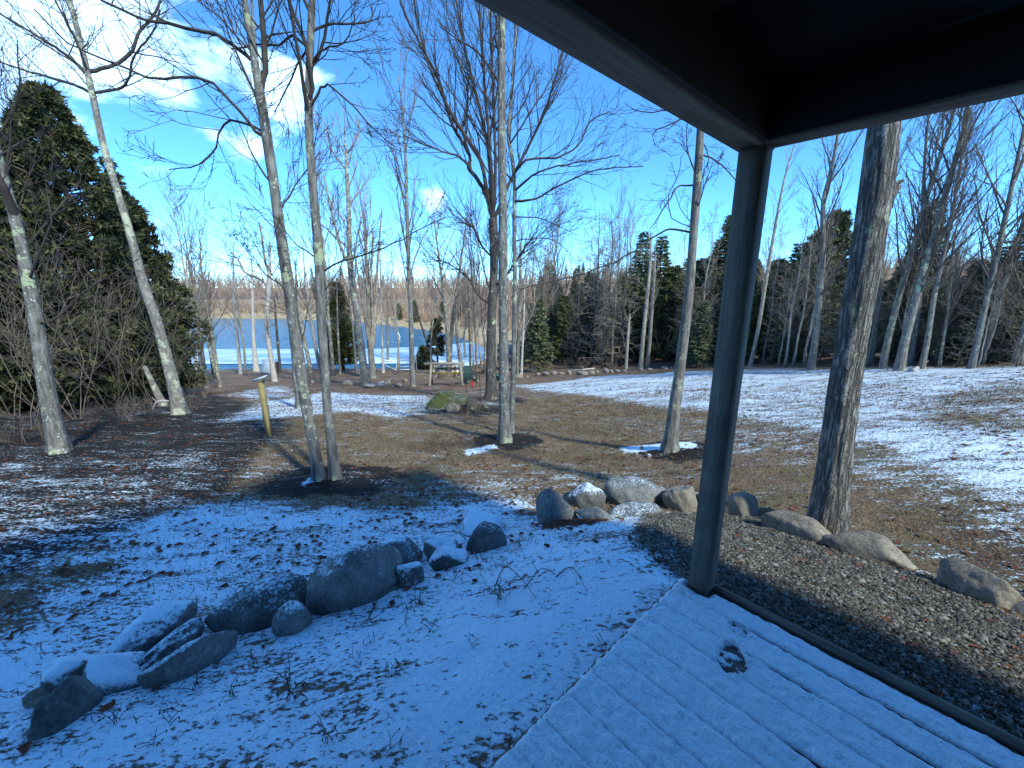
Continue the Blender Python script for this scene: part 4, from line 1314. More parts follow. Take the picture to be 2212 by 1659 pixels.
def proto_clump(seed, H, r0, stems):
    """several thin stems from one stool"""
    r = random.Random(seed)
    mb, cb = MB(), MB()
    for s in range(stems):
        a = r.random() * 6.28
        lean = r.uniform(.02, .10)
        h = H * r.uniform(.75, 1)
        pts = np.array([(math.cos(a) * (.12 + lean * h * f ** 1.1) + r.gauss(0, .03), math.sin(a) * (.12 + lean * h * f ** 1.1) + r.gauss(0, .03), h * f - .1 * (f == 0)) for f in np.linspace(0, 1, 9)])
        rad = [r0 * r.uniform(.7, 1) * (1 - .85 * f) for f in np.linspace(0, 1, 9)]
        mb.tube(pts, rad, 6)
        cf = dict(CFG, ang=(15, 38), trop=.08, rmin=.010, rtube=.05, nc=(5, 4, 3), ratio=.5)
        sprout(cb, r, pts, rad, 12, cf, .4, 1, (1.2, 2.6), 0, 2)
    return mb, cb
def proto_spruce(seed, H, Rr, n_wh=34, dens=1.0, lower=.08, ragged=.25, droop=.25, leaf=.17):
    """conifer: whorled boughs, each a spine dressed with many needle sprays"""
    r = random.Random(seed)
    rs = np.random.RandomState(seed)
    mb, cb = MB(), MB()
    mb.tube([(0, 0, -.15), (.03, 0, H * .3), (-.02, .03, H * .65), (0, 0, H)], [Rr * .065 + .04, Rr * .05 + .03, .05, .012], 8)
    A, B_, C_ = [], [], []
    for w in range(n_wh):
        f = lower + (1 - lower) * (w / (n_wh - 1)) ** .92
        z = H * f
        rr = Rr * (1 - f) ** .85 * (1 if f > .18 else .75) + .10
        nb = r.randint(4, 6)
        a0 = r.random() * 6.28
        for b in range(nb):
            a = a0 + b * 6.28 / nb + r.gauss(0, .25)
            L = rr * r.uniform(1 - ragged * 1.6, 1 + ragged * .5)
            if L < .1: continue
            up = .35 * f - droop * (1 - f)
            ns = max(6, int(L * 26 * dens))
            px, py, pz = [], [], []
            d = np.array([math.cos(a), math.sin(a), 0])
            tip = d * L + np.array([0, 0, z + up * L])
            root = np.array([0, 0, z])
            cb.seg.append((*root, *(root * .3 + tip * .7), .018, .008))
            t = rs.rand(ns * 3) ** .8
            t = np.clip(.12 + .9 * t, 0, 1.05)
            sag = -.18 * L * np.sin(t * 3.14 * .6) * droop * 2
            c = root[None] * (1 - t[:, None]) + tip[None] * t[:, None]
            c[:, 2] += sag
            side = np.array([-d[1], d[0], 0])
            wdt = (.10 + .34 * L * (1 - t) * .8 + .06) * rs.uniform(-1, 1, len(t))
            c = c + side[None] * wdt[:, None]
            c[:, 2] += rs.normal(0, .05, len(t)) - np.abs(wdt) * .25
            dr = d[None] * rs.uniform(.4, 1, (len(t), 1)) + side[None] * (np.sign(wdt) * rs.uniform(.2, .9, len(t)))[:, None] + rs.normal(0, .25, (len(t), 3))
            dr[:, 2] -= .25
            dr /= np.linalg.norm(dr, axis=1)[:, None]
            nrm = np.cross(dr, rs.normal(0, 1, (len(t), 3)))
            nrm /= np.linalg.norm(nrm, axis=1)[:, None]
            ll = leaf * rs.uniform(.7, 1.5, len(t))[:, None]
            A.append(c - nrm * ll * .30)
            B_.append(c + nrm * ll * .30)
            C_.append(c + dr * ll * 1.3)
    A, B_, C_ = np.concatenate(A), np.concatenate(B_), np.concatenate(C_)
    fb = MB()
    V = np.stack([A, B_, C_], 1).reshape(-1, 3)
    fb.add(V, np.arange(len(V)).reshape(-1, 3))
    return mb, cb, fb
def proto_cedar(seed, H, Rr, n=12000, leaf=.10, lower=.06, clumps=150, flat=1.0):
    """arborvitae: crown of drooping fan-shaped clumps, open here and there"""
    r = random.Random(seed)
    rs = np.random.RandomState(seed)
    mb, cb = MB(), MB()
    mb.tube([(0, 0, -.2), (.05, .02, H * .25), (-.04, .05, H * .6), (0, 0, H * .96)], [Rr * .07 + .05, Rr * .06 + .03, .06, .015], 9)
    cs, ce = [], []
    for i in range(clumps):
        f = lower + (1 - lower) * rs.rand() ** 1.15
        prof = (1 - f) ** .62 * (.55 + .45 * min(1, f / .22))
        a = rs.rand() * 6.28
        lob = .60 + .22 * math.sin(2 * a + seed) + .62 * float(vnoise(a * 1.3 + seed, f * 6.0, seed % 17)) - .10
        q = Rr * prof * lob * (.42 + .66 * rs.rand() ** .6) + .08
        c = np.array([math.cos(a) * q, math.sin(a) * q, H * f])
        cs.append(c)
        root = np.array([0, 0, max(.2, H * f - q * .35)])
        cb.seg.append((*root, *(root * .4 + c * .6), .022, .012))
        cb.seg.append((*(root * .4 + c * .6), *c, .012, .005))
    cs = np.array(cs)
    k = rs.randint(0, clumps, n)
    cz = cs[k]
    out = cz.copy(); out[:, 2] = 0
    out /= np.linalg.norm(out, axis=1)[:, None] + 1e-6
    size = (.20 + .26 * rs.rand(clumps) ** 1.5)[k] * (.55 + .45 * (1 - cz[:, 2] / H))
    off = rs.normal(0, 1, (n, 3))
    off /= np.linalg.norm(off, axis=1)[:, None]
    off *= (rs.rand(n, 1) ** .45)
    p = cz + off * size[:, None] * np.array([1, 1, .62])
    p = p + out * (size * .25 * rs.rand(n))[:, None]
    p[:, 2] -= .12 * np.abs(off[:, 0]) * size
    # little upright/drooping fans
    ax = out * rs.uniform(.2, 1, (n, 1)) + rs.normal(0, .45, (n, 3))
    ax[:, 2] += rs.choice([-.35, .6], n)
    ax /= np.linalg.norm(ax, axis=1)[:, None]
    nn = np.cross(ax, rs.normal(0, 1, (n, 3)))
    nn /= np.linalg.norm(nn, axis=1)[:, None]
    ll = leaf * rs.uniform(.6, 1.5, n)[:, None]
    V = np.stack([p - nn * ll * .30, p + nn * ll * .30, p + ax * ll * 1.35], 1).reshape(-1, 3)
    fb = MB()
    fb.add(V, np.arange(n * 3).reshape(-1, 3))
    return mb, cb, fb

KIND = {}
def reg(key, meshes, mats):
    names = ('trunk', 'branches', 'foliage') if len(meshes) == 3 else ('trunk', 'crown')
    KIND[key] = [(nm, m.data(nm, nm == 'trunk', M[mt])) for nm, m, mt in zip(names, meshes, mats)]
for i in range(3): reg(f'slender{i}', proto_bare(300 + i, 12, .10, 'slender'), ('bark_light', 'twig_pale'))
for i in range(3): reg(f'fan{i}', proto_bare(320 + i, 13, .13, 'fan'), ('bark_pale', 'twig_brown'))
for i in range(2): reg(f'dead{i}', proto_bare(340 + i, 10, .08, 'dead'), ('bark_dark', 'twig_pale'))
for i in range(2): reg(f'clump{i}', proto_clump(350 + i, 11, .055, 6), ('bark_light', 'twig_pale'))
for i in range(3): reg(f'spruce{i}', proto_spruce(360 + i, 10, 1.9), ('bark_dark', 'twig_pale', 'spruce'))
for i in range(2): reg(f'thin_spruce{i}', proto_spruce(370 + i, 11, 1.5, 30, .55, .22, .5, .35), ('bark_dark', 'twig_pale', 'spruce'))
for i in range(2): reg(f'cedar{i}', proto_cedar(380 + i, 9, 1.9, 30000, .15, .08, 380), ('bark_dark', 'twig_pale', 'cedar_wood'))
print('kinds', round(time.time() - T0, 1))
def plant(kind, x, y, H, natural, name, label, cat, group=None, rz=None, wide=1.0, lean=None, z=None, r=rnd):
    s = H / natural
    t = thing(name, label, cat, (x, y, zat(x, y) - .03 if z is None else z), r.random() * 6.28 if rz is None else rz, group)
    t.scale = (s * wide, s * wide, s)
    if lean: t.rotation_euler = (lean[0], lean[1], t.rotation_euler[2])
    for nm, me in KIND[kind]:
        q = obj(nm, me, t)
        if nm == 'branches': q['kind'] = 'stuff'
    return t
def top_h(x, y, py):
    """height a tree standing at (x, y) needs to reach photograph row py (on its own column)"""
    u = (CY - py) / F
    sl = (-SP + u * CP) / (CP + u * SP)
    return CZ + sl * y - zat(x, y)

# big cedars on the left
def build_cedars():
    data = [(250, 872, 188, 3.6, 34000, 'tall dark cedar rising behind the leaning pale trunk', 381, 'cedar'),
            (125, 880, 290, 3.6, 26000, 'broad olive cedar left of the tallest cedar', 382, 'cedar'),
            (352, 858, 420, 2.0, 15000, 'shorter cedar at the lake side of the tall cedar', 383, 'cedar'),
            (15, 905, 330, 2.6, 18000, 'dark cedar behind the thick mottled maple', 384, 'cedar'),
            (-110, 900, 240, 3.2, 12000, 'dark cedar at the far left end of the cedar clump', 385, 'cedar')]
    for (px, py, ptop, rad, n, lb, sd, mt) in data:
        b, t = ground(px, py)
        y = b[1] + 1.6
        x = b[0] * (y / b[1])
        H = top_h(x, y, ptop)
        mb, cb, fb = proto_cedar(sd, H, rad, int(n * 2.0), .12, .04, 900)
        th = thing('cedar_tree', lb, 'cedar', (x, y, zat(x, y) - .03))
        mb.build('trunk', M['bark_dark'], th, True)
        cb.build('branches', M['twig_pale'], th)['kind'] = 'stuff'
        fb.build('foliage', M[mt], th)
    # small sunny cedar at the shore
    b, t = ground(742, 802)
    mb, cb, fb = proto_cedar(390, top_h(b[0], b[1], 612), 1.5, 26000, .16, .11, 420)
    th = thing('cedar_tree', 'small sunlit olive cedar standing at the lake shore', 'cedar', b)
    mb.build('trunk', M['bark_dark'], th, True); cb.build('branches', M['twig_brown'], th)['kind'] = 'stuff'; fb.build('foliage', M['cedar_sunny'], th)
    b, t = ground(917, 797)
    mb, cb, fb = proto_cedar(391, top_h(b[0], b[1], 748), .85, 5000, .12, .02, 160)
    th = thing('evergreen_bush', 'dark round evergreen bush near the log swing', 'bush', b)
    mb.build('trunk', M['bark_dark'], th, True); cb.build('branches', M['twig_brown'], th)['kind'] = 'stuff'; fb.build('foliage', M['cedar'], th)
    b, t = ground(945, 796)
    mb, cb, fb = proto_cedar(392, top_h(b[0], b[1], 690), 1.0, 6000, .13, .3, 160)
    th = thing('cedar_tree', 'thin dark cedar behind the log swing', 'cedar', b)
    mb.build('trunk', M['bark_dark'], th, True); cb.build('branches', M['twig_brown'], th)['kind'] = 'stuff'; fb.build('foliage', M['cedar'], th)
build_cedars()

def zone(x, y):
    u_ = x / max(y, 1)
    if u_ < .44: return 'behind the row of field stones'
    if u_ < .86: return 'where the woods meet the snowy lawn'
    return 'behind the row of leaning trunks'
def size_word(H, tall, low):
    return 'tall' if H > tall else ('low young' if H < low else 'middling')
def build_right_woods():
    # measured leaning trunks right of the big maple
    L = [([(1752, 798), (1762, 740), (1775, 640), (1786, 553), (1789, 480), (1793, 427), (1806, 380), (1826, 300), (1835, 220)], [19, 17, 16, 14, 12, 11, 9, 8, 6], 'pale forked tree just left of the big maple in the field edge', 26),
         ([(1880, 790), (1888, 740), (1897, 640), (1908, 553), (1920, 440), (1935, 330), (1945, 250)], [13, 12, 11, 10, 9, 7, 5], 'slim trunk close behind the big maple', 18),
         ([(1906, 797), (1916, 730), (1935, 640), (1956, 553), (1975, 470), (1992, 400), (2020, 300), (2040, 220)], [18, 16, 15, 14, 12, 11, 9, 7], 'straight blue-grey trunk right of the big maple', 24),
         ([(1942, 800), (1960, 730), (1985, 650), (2016, 553), (2048, 460), (2078, 370), (2102, 300), (2128, 220)], [25, 22, 20, 18, 17, 16, 15, 13], 'thick leaning trunk in the row right of the big maple', 26),
         ([(1966, 790), (1975, 740), (1990, 640), (2000, 553), (2003, 440), (2010, 330), (2020, 240)], [15, 13, 12, 11, 9, 7, 5], 'dark trunk crossing behind the thick leaning trunk', 20),
         ([(1991, 797), (2005, 730), (2020, 640), (2040, 553), (2060, 470), (2080, 360), (2100, 250)], [16, 14, 13, 12, 10, 8, 6], 'slanting trunk above the pale fallen log', 22),
         ([(2098, 796), (2115, 730), (2138, 640), (2160, 560), (2185, 460), (2212, 350), (2240, 240)], [19, 17, 15, 15, 14, 12, 10], 'leaning dark trunk before the hemlock thicket', 20),
         ([(2120, 786), (2135, 720), (2152, 640), (2170, 580), (2195, 480), (2225, 370)], [12, 11, 9, 8, 7, 5], 'slim lit trunk before the hemlock thicket', 18),
         ([(2190, 786), (2202, 730), (2220, 650), (2240, 560), (2270, 440)], [17, 15, 13, 12, 9], 'outermost dark trunk beside the hemlock thicket', 16),
         ([(1620, 792), (1634, 720), (1650, 600), (1664, 500), (1680, 400), (1700, 320)], [10, 9, 8, 7, 5, 3], 'pale slim tree just right of the porch post', 20),
         ([(1384, 795), (1391, 720), (1400, 640), (1407, 570), (1410, 500)], [10, 9, 8, 6, 3], 'bright white stem standing before the spruces', 18),
         ([(1352, 797), (1358, 720), (1362, 680)], [7, 6, 4], 'short grey stem before the spruces', 8),
         ([(1398, 792), (1405, 730), (1412, 650), (1417, 590), (1420, 530)], [8, 8, 7, 5, 2], 'second bright stem standing before the spruces', 16)]
    for i, (tr, wd, lb, ns) in enumerate(L):
        fan = i < 9
        px_tree('woodland_tree', tr, wd, ('bark_light' if i > 8 else 'bark_slim') if i not in (4, 6, 8) else 'bark_maple', lb, [], 'twig_pale' if not fan else 'twig_mid', 10, 400 + i, ns, .30, (1.2, 3.2) if fan else (.8, 1.8), 2,
                dict(ang=(16, 40), trop=.08, rmin=.0055, rtube=.03, nc=(6, 4, 3)), flare=1.25)
    r = random.Random(77)
    # conifers: (column, base row, top row, kind, width)
    C = [(1372, 782, 503, 'spruce0', 1.0), (1410, 778, 512, 'spruce1', 1.05), (1240, 778, 575, 'spruce2', .8), (1150, 785, 655, 'spruce1', 1.2), (1270, 780, 590, 'cedar0', 1.0), (1215, 783, 640, 'cedar1', 1.1),
         (1300, 775, 610, 'spruce0', 1.1), (1335, 785, 600, 'cedar1', 1.0), (1350, 775, 620, 'spruce2', 1.2), (1440, 780, 575, 'cedar0', 1.1), (1470, 775, 560, 'spruce1', 1.2), (1500, 782, 560, 'cedar1', 1.2), (1530, 776, 530, 'thin_spruce0', 1.3),
         (1556, 780, 462, 'cedar0', .95), (1575, 775, 540, 'spruce2', 1.2), (1600, 778, 560, 'cedar1', 1.1), (1655, 780, 560, 'cedar0', 1.0), (1690, 776, 520, 'thin_spruce1', 1.3), (1725, 778, 500, 'cedar1', 1.0), (1760, 772, 455, 'cedar0', .9),
         (1700, 770, 590, 'spruce0', 1.2), (1815, 778, 500, 'thin_spruce0', 1.2), (1850, 776, 560, 'spruce1', 1.1), (1950, 776, 425, 'spruce2', .95), (1925, 774, 560, 'cedar0', 1.2), (2000, 776, 600, 'thin_spruce1', 1.5), (2060, 776, 560, 'spruce0', 1.2),
         (2110, 774, 520, 'thin_spruce0', 1.5), (2150, 776, 470, 'spruce1', 1.1), (2200, 774, 560, 'spruce2', 1.4), (2240, 772, 330, 'thin_spruce1', 1.1), (2090, 770, 610, 'cedar1', 1.4), (2180, 768, 600, 'cedar0', 1.5), (2300, 772, 480, 'spruce0', 1.2),
         (1185, 776, 660, 'spruce2', 1.0), (1395, 770, 590, 'cedar1', 1.2), (1480, 768, 600, 'spruce0', 1.3), (1625, 768, 590, 'spruce1', 1.2), (2030, 768, 640, 'spruce2', 1.4), (2140, 766, 620, 'spruce0', 1.4), (1780, 768, 600, 'spruce2', 1.0), (2260, 766, 600, 'cedar1', 1.4)]
    lab = {'spruce': 'dark green spruce', 'thin_spruce': 'ragged thin hemlock', 'cedar': 'dense green cedar'}
    def clab(k, x, y, H): return size_word(H, 8.5, 5.5) + ' ' + lab[k] + ' ' + zone(x, y)
    H0 = {'spruce': 10., 'thin_spruce': 11., 'cedar': 9.}
    for (px, py, pt, kd, wd) in C:
        b, t = ground(px, py)
        if t > 60: t = 60; b = pray(px, py) * t
        k = kd[:-1]
        H = top_h(b[0], b[1], pt)
        plant(kd, b[0], b[1], H, H0[k], k + '_tree', clab(k, b[0], b[1], H), 'conifer', 'conifers beyond the snowy lawn', None, wd * 1.25, r=r)
    # more of them fill the depth of the wood
    for i in range(44):
        px = r.uniform(1140, 2300)
        y = r.uniform(20, 46) if px > 1500 else r.uniform(34, 56)
        x = (px - CX) / F * y / CP
        kd = r.choice(['spruce0', 'spruce1', 'spruce2', 'cedar0', 'cedar1', 'thin_spruce0', 'thin_spruce1'])
        k = kd[:-1]
        pt = r.uniform(555, 650)
        plant(kd, x, y, max(4, top_h(x, y, pt)), H0[k], k + '_tree', clab(k, x, y, max(4, top_h(x, y, pt))), 'conifer', 'conifers beyond the snowy lawn', None, r.uniform(1.1, 1.5), r=r)
    # pale stems between and behind them
    Bt = []
    for px in [1142, 1150, 1158, 1208, 1222, 1254, 1275, 1300, 1330, 1345, 1365, 1425, 1447, 1466, 1490, 1508, 1525, 1548, 1580, 1648, 1675, 1695, 1720, 1748, 1812, 1845, 1870, 1915, 1935, 1965, 2010, 2030, 2066, 2095, 2110, 2125, 2155, 2172, 2195, 1136, 1169, 1178, 1186, 1200, 1232, 1246, 1262, 1283, 1290, 1308, 1320, 1338, 1436, 1455, 1515, 1535, 1590, 1606, 1640, 1668, 1682, 1712, 1738, 1770, 1800, 1828, 1860, 1952, 1980, 2022, 2038, 2052, 2078, 2084, 2132, 2146, 2166, 2178, 2206]:
        Bt.append((px, r.uniform(772, 795), r.uniform(430, 640)))
    for (px, py, pt) in Bt:
        b, t = ground(px, py)
        if t > 60: b = pray(px, py) * 60
        kd = r.choice(['slender0', 'slender1', 'slender2', 'fan0', 'fan1', 'dead0', 'dead1', 'slender0'] if pt < 540 else ['dead0', 'dead1', 'slender2', 'dead0'])
        if 1280 < px < 1292: kd = 'clump0'
        if 1165 < px < 1172: kd = 'clump1'
        k = kd[:-1]
        nm, lb = {'slender': ('bare_tree', size_word(top_h(b[0], b[1], pt), 9, 6) + ' slender pale bare tree ' + zone(b[0], b[1])), 'fan': ('bare_tree', size_word(top_h(b[0], b[1], pt), 9, 6) + ' upswept brown-twigged bare tree ' + zone(b[0], b[1])),
                  'dead': ('dead_conifer', size_word(top_h(b[0], b[1], pt), 8, 5.5) + ' dead conifer with bristling bare twigs ' + zone(b[0], b[1])), 'clump': ('bare_tree', 'clump of thin pale stems rising from one stool')}[k]
        if kd == 'clump1': lb = 'small clump of thin stems near the field corner'
        plant(kd, b[0], b[1], top_h(b[0], b[1], pt if k != 'clump' else 500), {'slender': 12, 'fan': 13, 'dead': 10, 'clump': 11}[k], nm, lb, 'tree', 'bare trees beyond the snowy lawn', r=r)
    # left: bare trees between and behind the cedars, and along the shore
    for (px, py, pt, kd) in [(60, 850, 150, 'fan0'), (20, 860, 60, 'fan1'), (170, 845, 120, 'fan2'), (330, 835, 430, 'fan1'), (380, 825, 470, 'slender1'), (410, 828, 480, 'slender2'), (440, 822, 430, 'slender0'), (470, 818, 440, 'fan0'),
                             (-60, 880, 60, 'fan2'), (530, 812, 500, 'slender1'), (640, 812, 480, 'slender0'), (720, 812, 360, 'fan0'), (860, 808, 500, 'slender1'), (770, 806, 470, 'slender2'), (1045, 806, 480, 'fan2'), (930, 808, 520, 'slender1'), (992, 790, 560, 'slender0'), (1005, 786, 520, 'fan1'), (1022, 792, 560, 'slender2'), (1040, 788, 540, 'slender1'), (1054, 784, 560, 'slender0'), (1072, 790, 520, 'slender2'), (1098, 786, 560, 'slender1'), (1120, 790, 520, 'fan0')]:
        b, t = ground(px, py)
        k = kd[:-1]
        lb = 'brown bare tree near the lake shore' if px > 350 else 'brown bare tree showing above the cedar clump'
        plant(kd, b[0], b[1], top_h(b[0], b[1], pt), {'slender': 12, 'fan': 13}[k], 'bare_tree', lb + (' with steep branches' if k == 'fan' else ' with a slender stem'), 'tree', 'bare trees along the shore' if px > 350 else 'bare trees above the cedars', r=r)
build_right_woods()
print('woods', round(time.time() - T0, 1))

# ---- far woods beyond the lake: one mass
def build_far_woods():
    rs = np.random.RandomState(21)
    def trees(n, region, hlo, hhi, thick, nb):
        out = []
        while len(out) < n:
            x, y = region(rs)
            sd = float(poly_sd(np.array([x]), np.array([y]), LAKE)[0])
            if sd < 9: continue
            out.append((x, y))
        xy = np.array(out)
        z = height(xy[:, 0], xy[:, 1], False)
        H = rs.uniform(hlo, hhi, n)
        P0, P1, R0, R1 = [], [], [], []
        b = np.column_stack([xy, z - .2])
        lean = rs.normal(0, .04, (n, 2)) * H[:, None]
        tip = b + np.column_stack([lean, H])
        P0.append(b); P1.append(tip); R0.append(thick * H / 12); R1.append(thick * .12 * H / 12)
        for k in range(nb):
            f = .25 + .7 * rs.rand(n)
            s = b + (tip - b) * f[:, None]
            a = rs.rand(n) * 6.28
            L = H * (.36 * (1.1 - f)) * rs.uniform(.6, 1.3, n)
            e = s + np.column_stack([np.cos(a) * L * .55, np.sin(a) * L * .55, L * rs.uniform(.5, 1.1, n)])
            P0.append(s); P1.append(e); R0.append(thick * .34 * H / 12); R1.append(thick * .12 * H / 12)
        return np.concatenate(P0), np.concatenate(P1), np.concatenate(R0), np.concatenate(R1)
    mb = MB()
    def hill(r):
        while True:
            y = r.uniform(125, 400); x = r.uniform(-.8, 1.15) * y
            if x < -25 and y < 152: continue
            return x, y
    prisms(mb, *trees(3300, hill, 7, 12, .22, 14))
    def bank(r):
        x = r.uniform(-60, 60)
        return x, r.uniform(72, 130) + max(0, -20 - x) * .8
    prisms(mb, *trees(330, bank, 7, 12, .15, 18))
    def rightbank(r):
        return r.uniform(12, 200), r.uniform(75, 190)
    prisms(mb, *trees(400, rightbank, 8, 14, .16, 16))
    o = mb.build('far_woods', M['twig_far'])
    tag(o, 'brown leafless wood covering the far shore and hills', 'woods', kind='stuff')
    # shrubs of the marsh edge
    mb = MB()
    rs2 = np.random.RandomState(5)
    P0, P1 = [], []
    pts = []
    while len(pts) < 500:
        x = rs2.uniform(-140, 40); y = rs2.uniform(60, 150)
        s = float(poly_sd(np.array([x]), np.array([y]), LAKE)[0])
        if 8 < s < 26: pts.append((x, y))
    pts = np.array(pts)
    z = height(pts[:, 0], pts[:, 1], False)
    for k in range(16):
        b = np.column_stack([pts + rs2.normal(0, .4, pts.shape), z - .1])
        h = rs2.uniform(.8, 2.6, len(pts))
        P0.append(b); P1.append(b + np.column_stack([rs2.normal(0, .5, len(pts)), rs2.normal(0, .5, len(pts)), h]))
    P0, P1 = np.concatenate(P0), np.concatenate(P1)
    prisms(mb, P0, P1, np.full(len(P0), .06), np.full(len(P0), .015))
    o = mb.build('far_shrubs', M['twig_far'])
    tag(o, 'brown shrubs scattered along the reedy far shore', 'shrubs', kind='stuff')
    # pines and cedars that stand out on the far shore
    r = random.Random(4)
    far = [(815, 160, 12, 'thin_spruce0'), (700, 165, 12, 'thin_spruce1'), (1010, 330, 15, 'spruce0'), (1180, 330, 15, 'spruce1'), (1215, 345, 14, 'thin_spruce0'), (1250, 340, 14, 'spruce2'), (905, 94, 5, 'cedar0'), (872, 100, 4, 'cedar1'), (1000, 98, 7, 'cedar0'), (962, 92, 4.5, 'cedar1'),
           (1300, 340, 15, 'spruce0'), (760, 230, 14, 'spruce1'), (900, 235, 14, 'spruce2'), (1900, 330, 15, 'spruce1'), (2000, 330, 14, 'spruce0')]
    for (px, y, H, kd) in far:
        x = (px - CX) / F * y / CP
        k = kd[:-1]
        plant(kd, x, y, H, {'spruce': 10., 'thin_spruce': 11., 'cedar': 9.}[k], 'far_conifer', 'small far-off evergreen among the bare woods beyond the lake', 'conifer', 'far-off evergreens beyond the lake', None, 1.2, r=r)
build_far_woods()
print('far', round(time.time() - T0, 1))

# ------------------------------------------------------------------ things in the garden
def local_frame(px, py):
    b, t = ground(px, py)
    return b, t / F          # base point and metres per photograph pixel
def build_birdhouse():
    b, k = local_frame(582, 940)
    t = thing('bird_feeder_post', 'yellow timber post carrying a slanted grey roof board', 'post', b)
    h = 118 * k
    mb = MB(); mb.bar((0, 0, -.15), (-.02, 0, h), .09, .09, (0, 1, 0)); mb.build('post', M['fresh_wood'], t)
    mb = MB(); mb.bar((-.13, -.03, h + .03), (.11, .02, h + .11), .17, .025); rbd = mb.build('roof_board', M['old_wood'], t)
    mb = MB(); mb.bar((-.05, -.0, h - .02), (.04, .0, h + .02), .08, .04); mb.build('bracket', M['deck_wood'], t)
    mb = MB(); mb.bar((-.125, -.03, h + .05), (.11, .02, h + .13), .155, .012); mb.build('snow', M['snow_flat'], rbd)
def build_swing():
    b, k = local_frame(965, 832)
    t = thing('log_swing', 'rustic log A-frame with a slatted hanging bench seat', 'swing', b, R(6))
    Wd, Hh = 70 * k, 47 * k
    for sx in (-1, 1):
        for sy in (-1, 1):
            mb = MB()
            x0 = sx * Wd / 2
            mb.tube([(x0 - sx * .0 , sy * .75, -.08), (x0 - sx * .12, sy * .10, Hh * .98)], [.075, .065], 8)
            mb.build('leg', M['old_wood'], t, True)
        mb = MB()
        mb.tube([(sx * Wd / 2 - sx * .05, -.48, Hh * .36), (sx * Wd / 2 - sx * .05, .48, Hh * .36)], [.045, .045], 7)
        mb.build('cross_bar', M['old_wood'], t, True)
        mb = MB()
        mb.tube([(sx * (Wd / 2 - .62), 0, Hh * .97), (sx * (Wd / 2 - .1), -.05, Hh * .72)], [.04, .04], 6)
        mb.build('brace', M['old_wood'], t, True)
    mb = MB(); mb.tube([(-Wd / 2 - .28, 0, Hh), (0, 0, Hh + .02), (Wd / 2 + .1, 0, Hh)], [.08, .075, .08], 9); mb.build('top_beam', M['old_wood'], t, True)
    bw = Wd * .60
    seat = MB()
    for i in range(6):
        seat.box((0, -.25 + i * .085, .42), bw, .065, .025)
    seat.build('seat', M['bench_wood'], t)
    back = MB()
    n = 15
    for i in range(n):
        x = -bw / 2 + bw * (i + .5) / n
        back.bar((x, .24, .44), (x, .42, .92), .05, .02, (0, 1, 0))
    back.bar((-bw / 2, .42, .93), (bw / 2, .42, .93), .06, .05)
    back.bar((-bw / 2, .25, .47), (bw / 2, .25, .47), .06, .05)
    back.build('backrest', M['bench_wood'], t)
    for sx in (-1, 1):
        mb = MB()
        mb.bar((sx * bw / 2, -.28, .66), (sx * bw / 2, .36, .66), .06, .03)
        mb.bar((sx * bw / 2, -.26, .42), (sx * bw / 2, -.26, .66), .05, .05, (0, 1, 0))
        mb.build('armrest', M['old_wood'], t)
        mb = MB()
        for y in (-.25, .36):
            mb.tube([(sx * bw / 2, y, .66), (sx * bw / 2, y * .3, Hh - .03)], [.012, .012], 4)
        mb.build('chain', M['black_iron'], t)
def build_chair():
    b, k = local_frame(1005, 829)
    t = thing('garden_chair', 'dark green slatted garden chair beside the log swing', 'chair', b + np.array([.3, -.2, 0]), R(28))
    mb = MB()
    for i in range(5): mb.box((0, -.25 + i * .11, .36 - i * .03), .52, .09, .02)
    mb.build('seat', M['green_plastic'], t)
    mb = MB()
    for i in range(6):
        x = -.26 + i * .105
        mb.bar((x * .9, .22, .22), (x * 1.15, .50, 1.02 - abs(i - 2.5) * .03), .085, .02, (0, 1, 0))
    mb.bar((-.28, .36, .6), (.28, .36, .6), .03, .06)
    mb.build('backrest', M['green_plastic'], t)
    for s in (-1, 1):
        mb = MB(); mb.box((s * .36, .0, .56), .13, .75, .025); mb.build('armrest', M['green_plastic'], t)
        mb = MB(); mb.bar((s * .32, -.30, 0), (s * .32, -.30, .55), .04, .09, (0, 1, 0)); mb.build('leg', M['green_plastic'], t)
        mb = MB(); mb.bar((s * .29, -.28, .36), (s * .29, .48, .02), .03, .10); mb.build('leg', M['green_plastic'], t)
    b2, k = local_frame(1021, 838)
    t2 = thing('red_ornament', 'small red ornament on a thin stake before the green chair', 'ornament', b2)
    mb = MB(); mb.tube([(0, 0, -.1), (0, 0, .62)], [.012, .01], 6); mb.build('stake', M['black_iron'], t2)
    mb = MB(); mb.tube([(0, 0, .06), (0, 0, .10), (0, 0, .15), (0, 0, .32), (0, 0, .36)], [.06, .07, .04, .03, .05], 10); mb.build('body', M['red_paint'], t2, True)
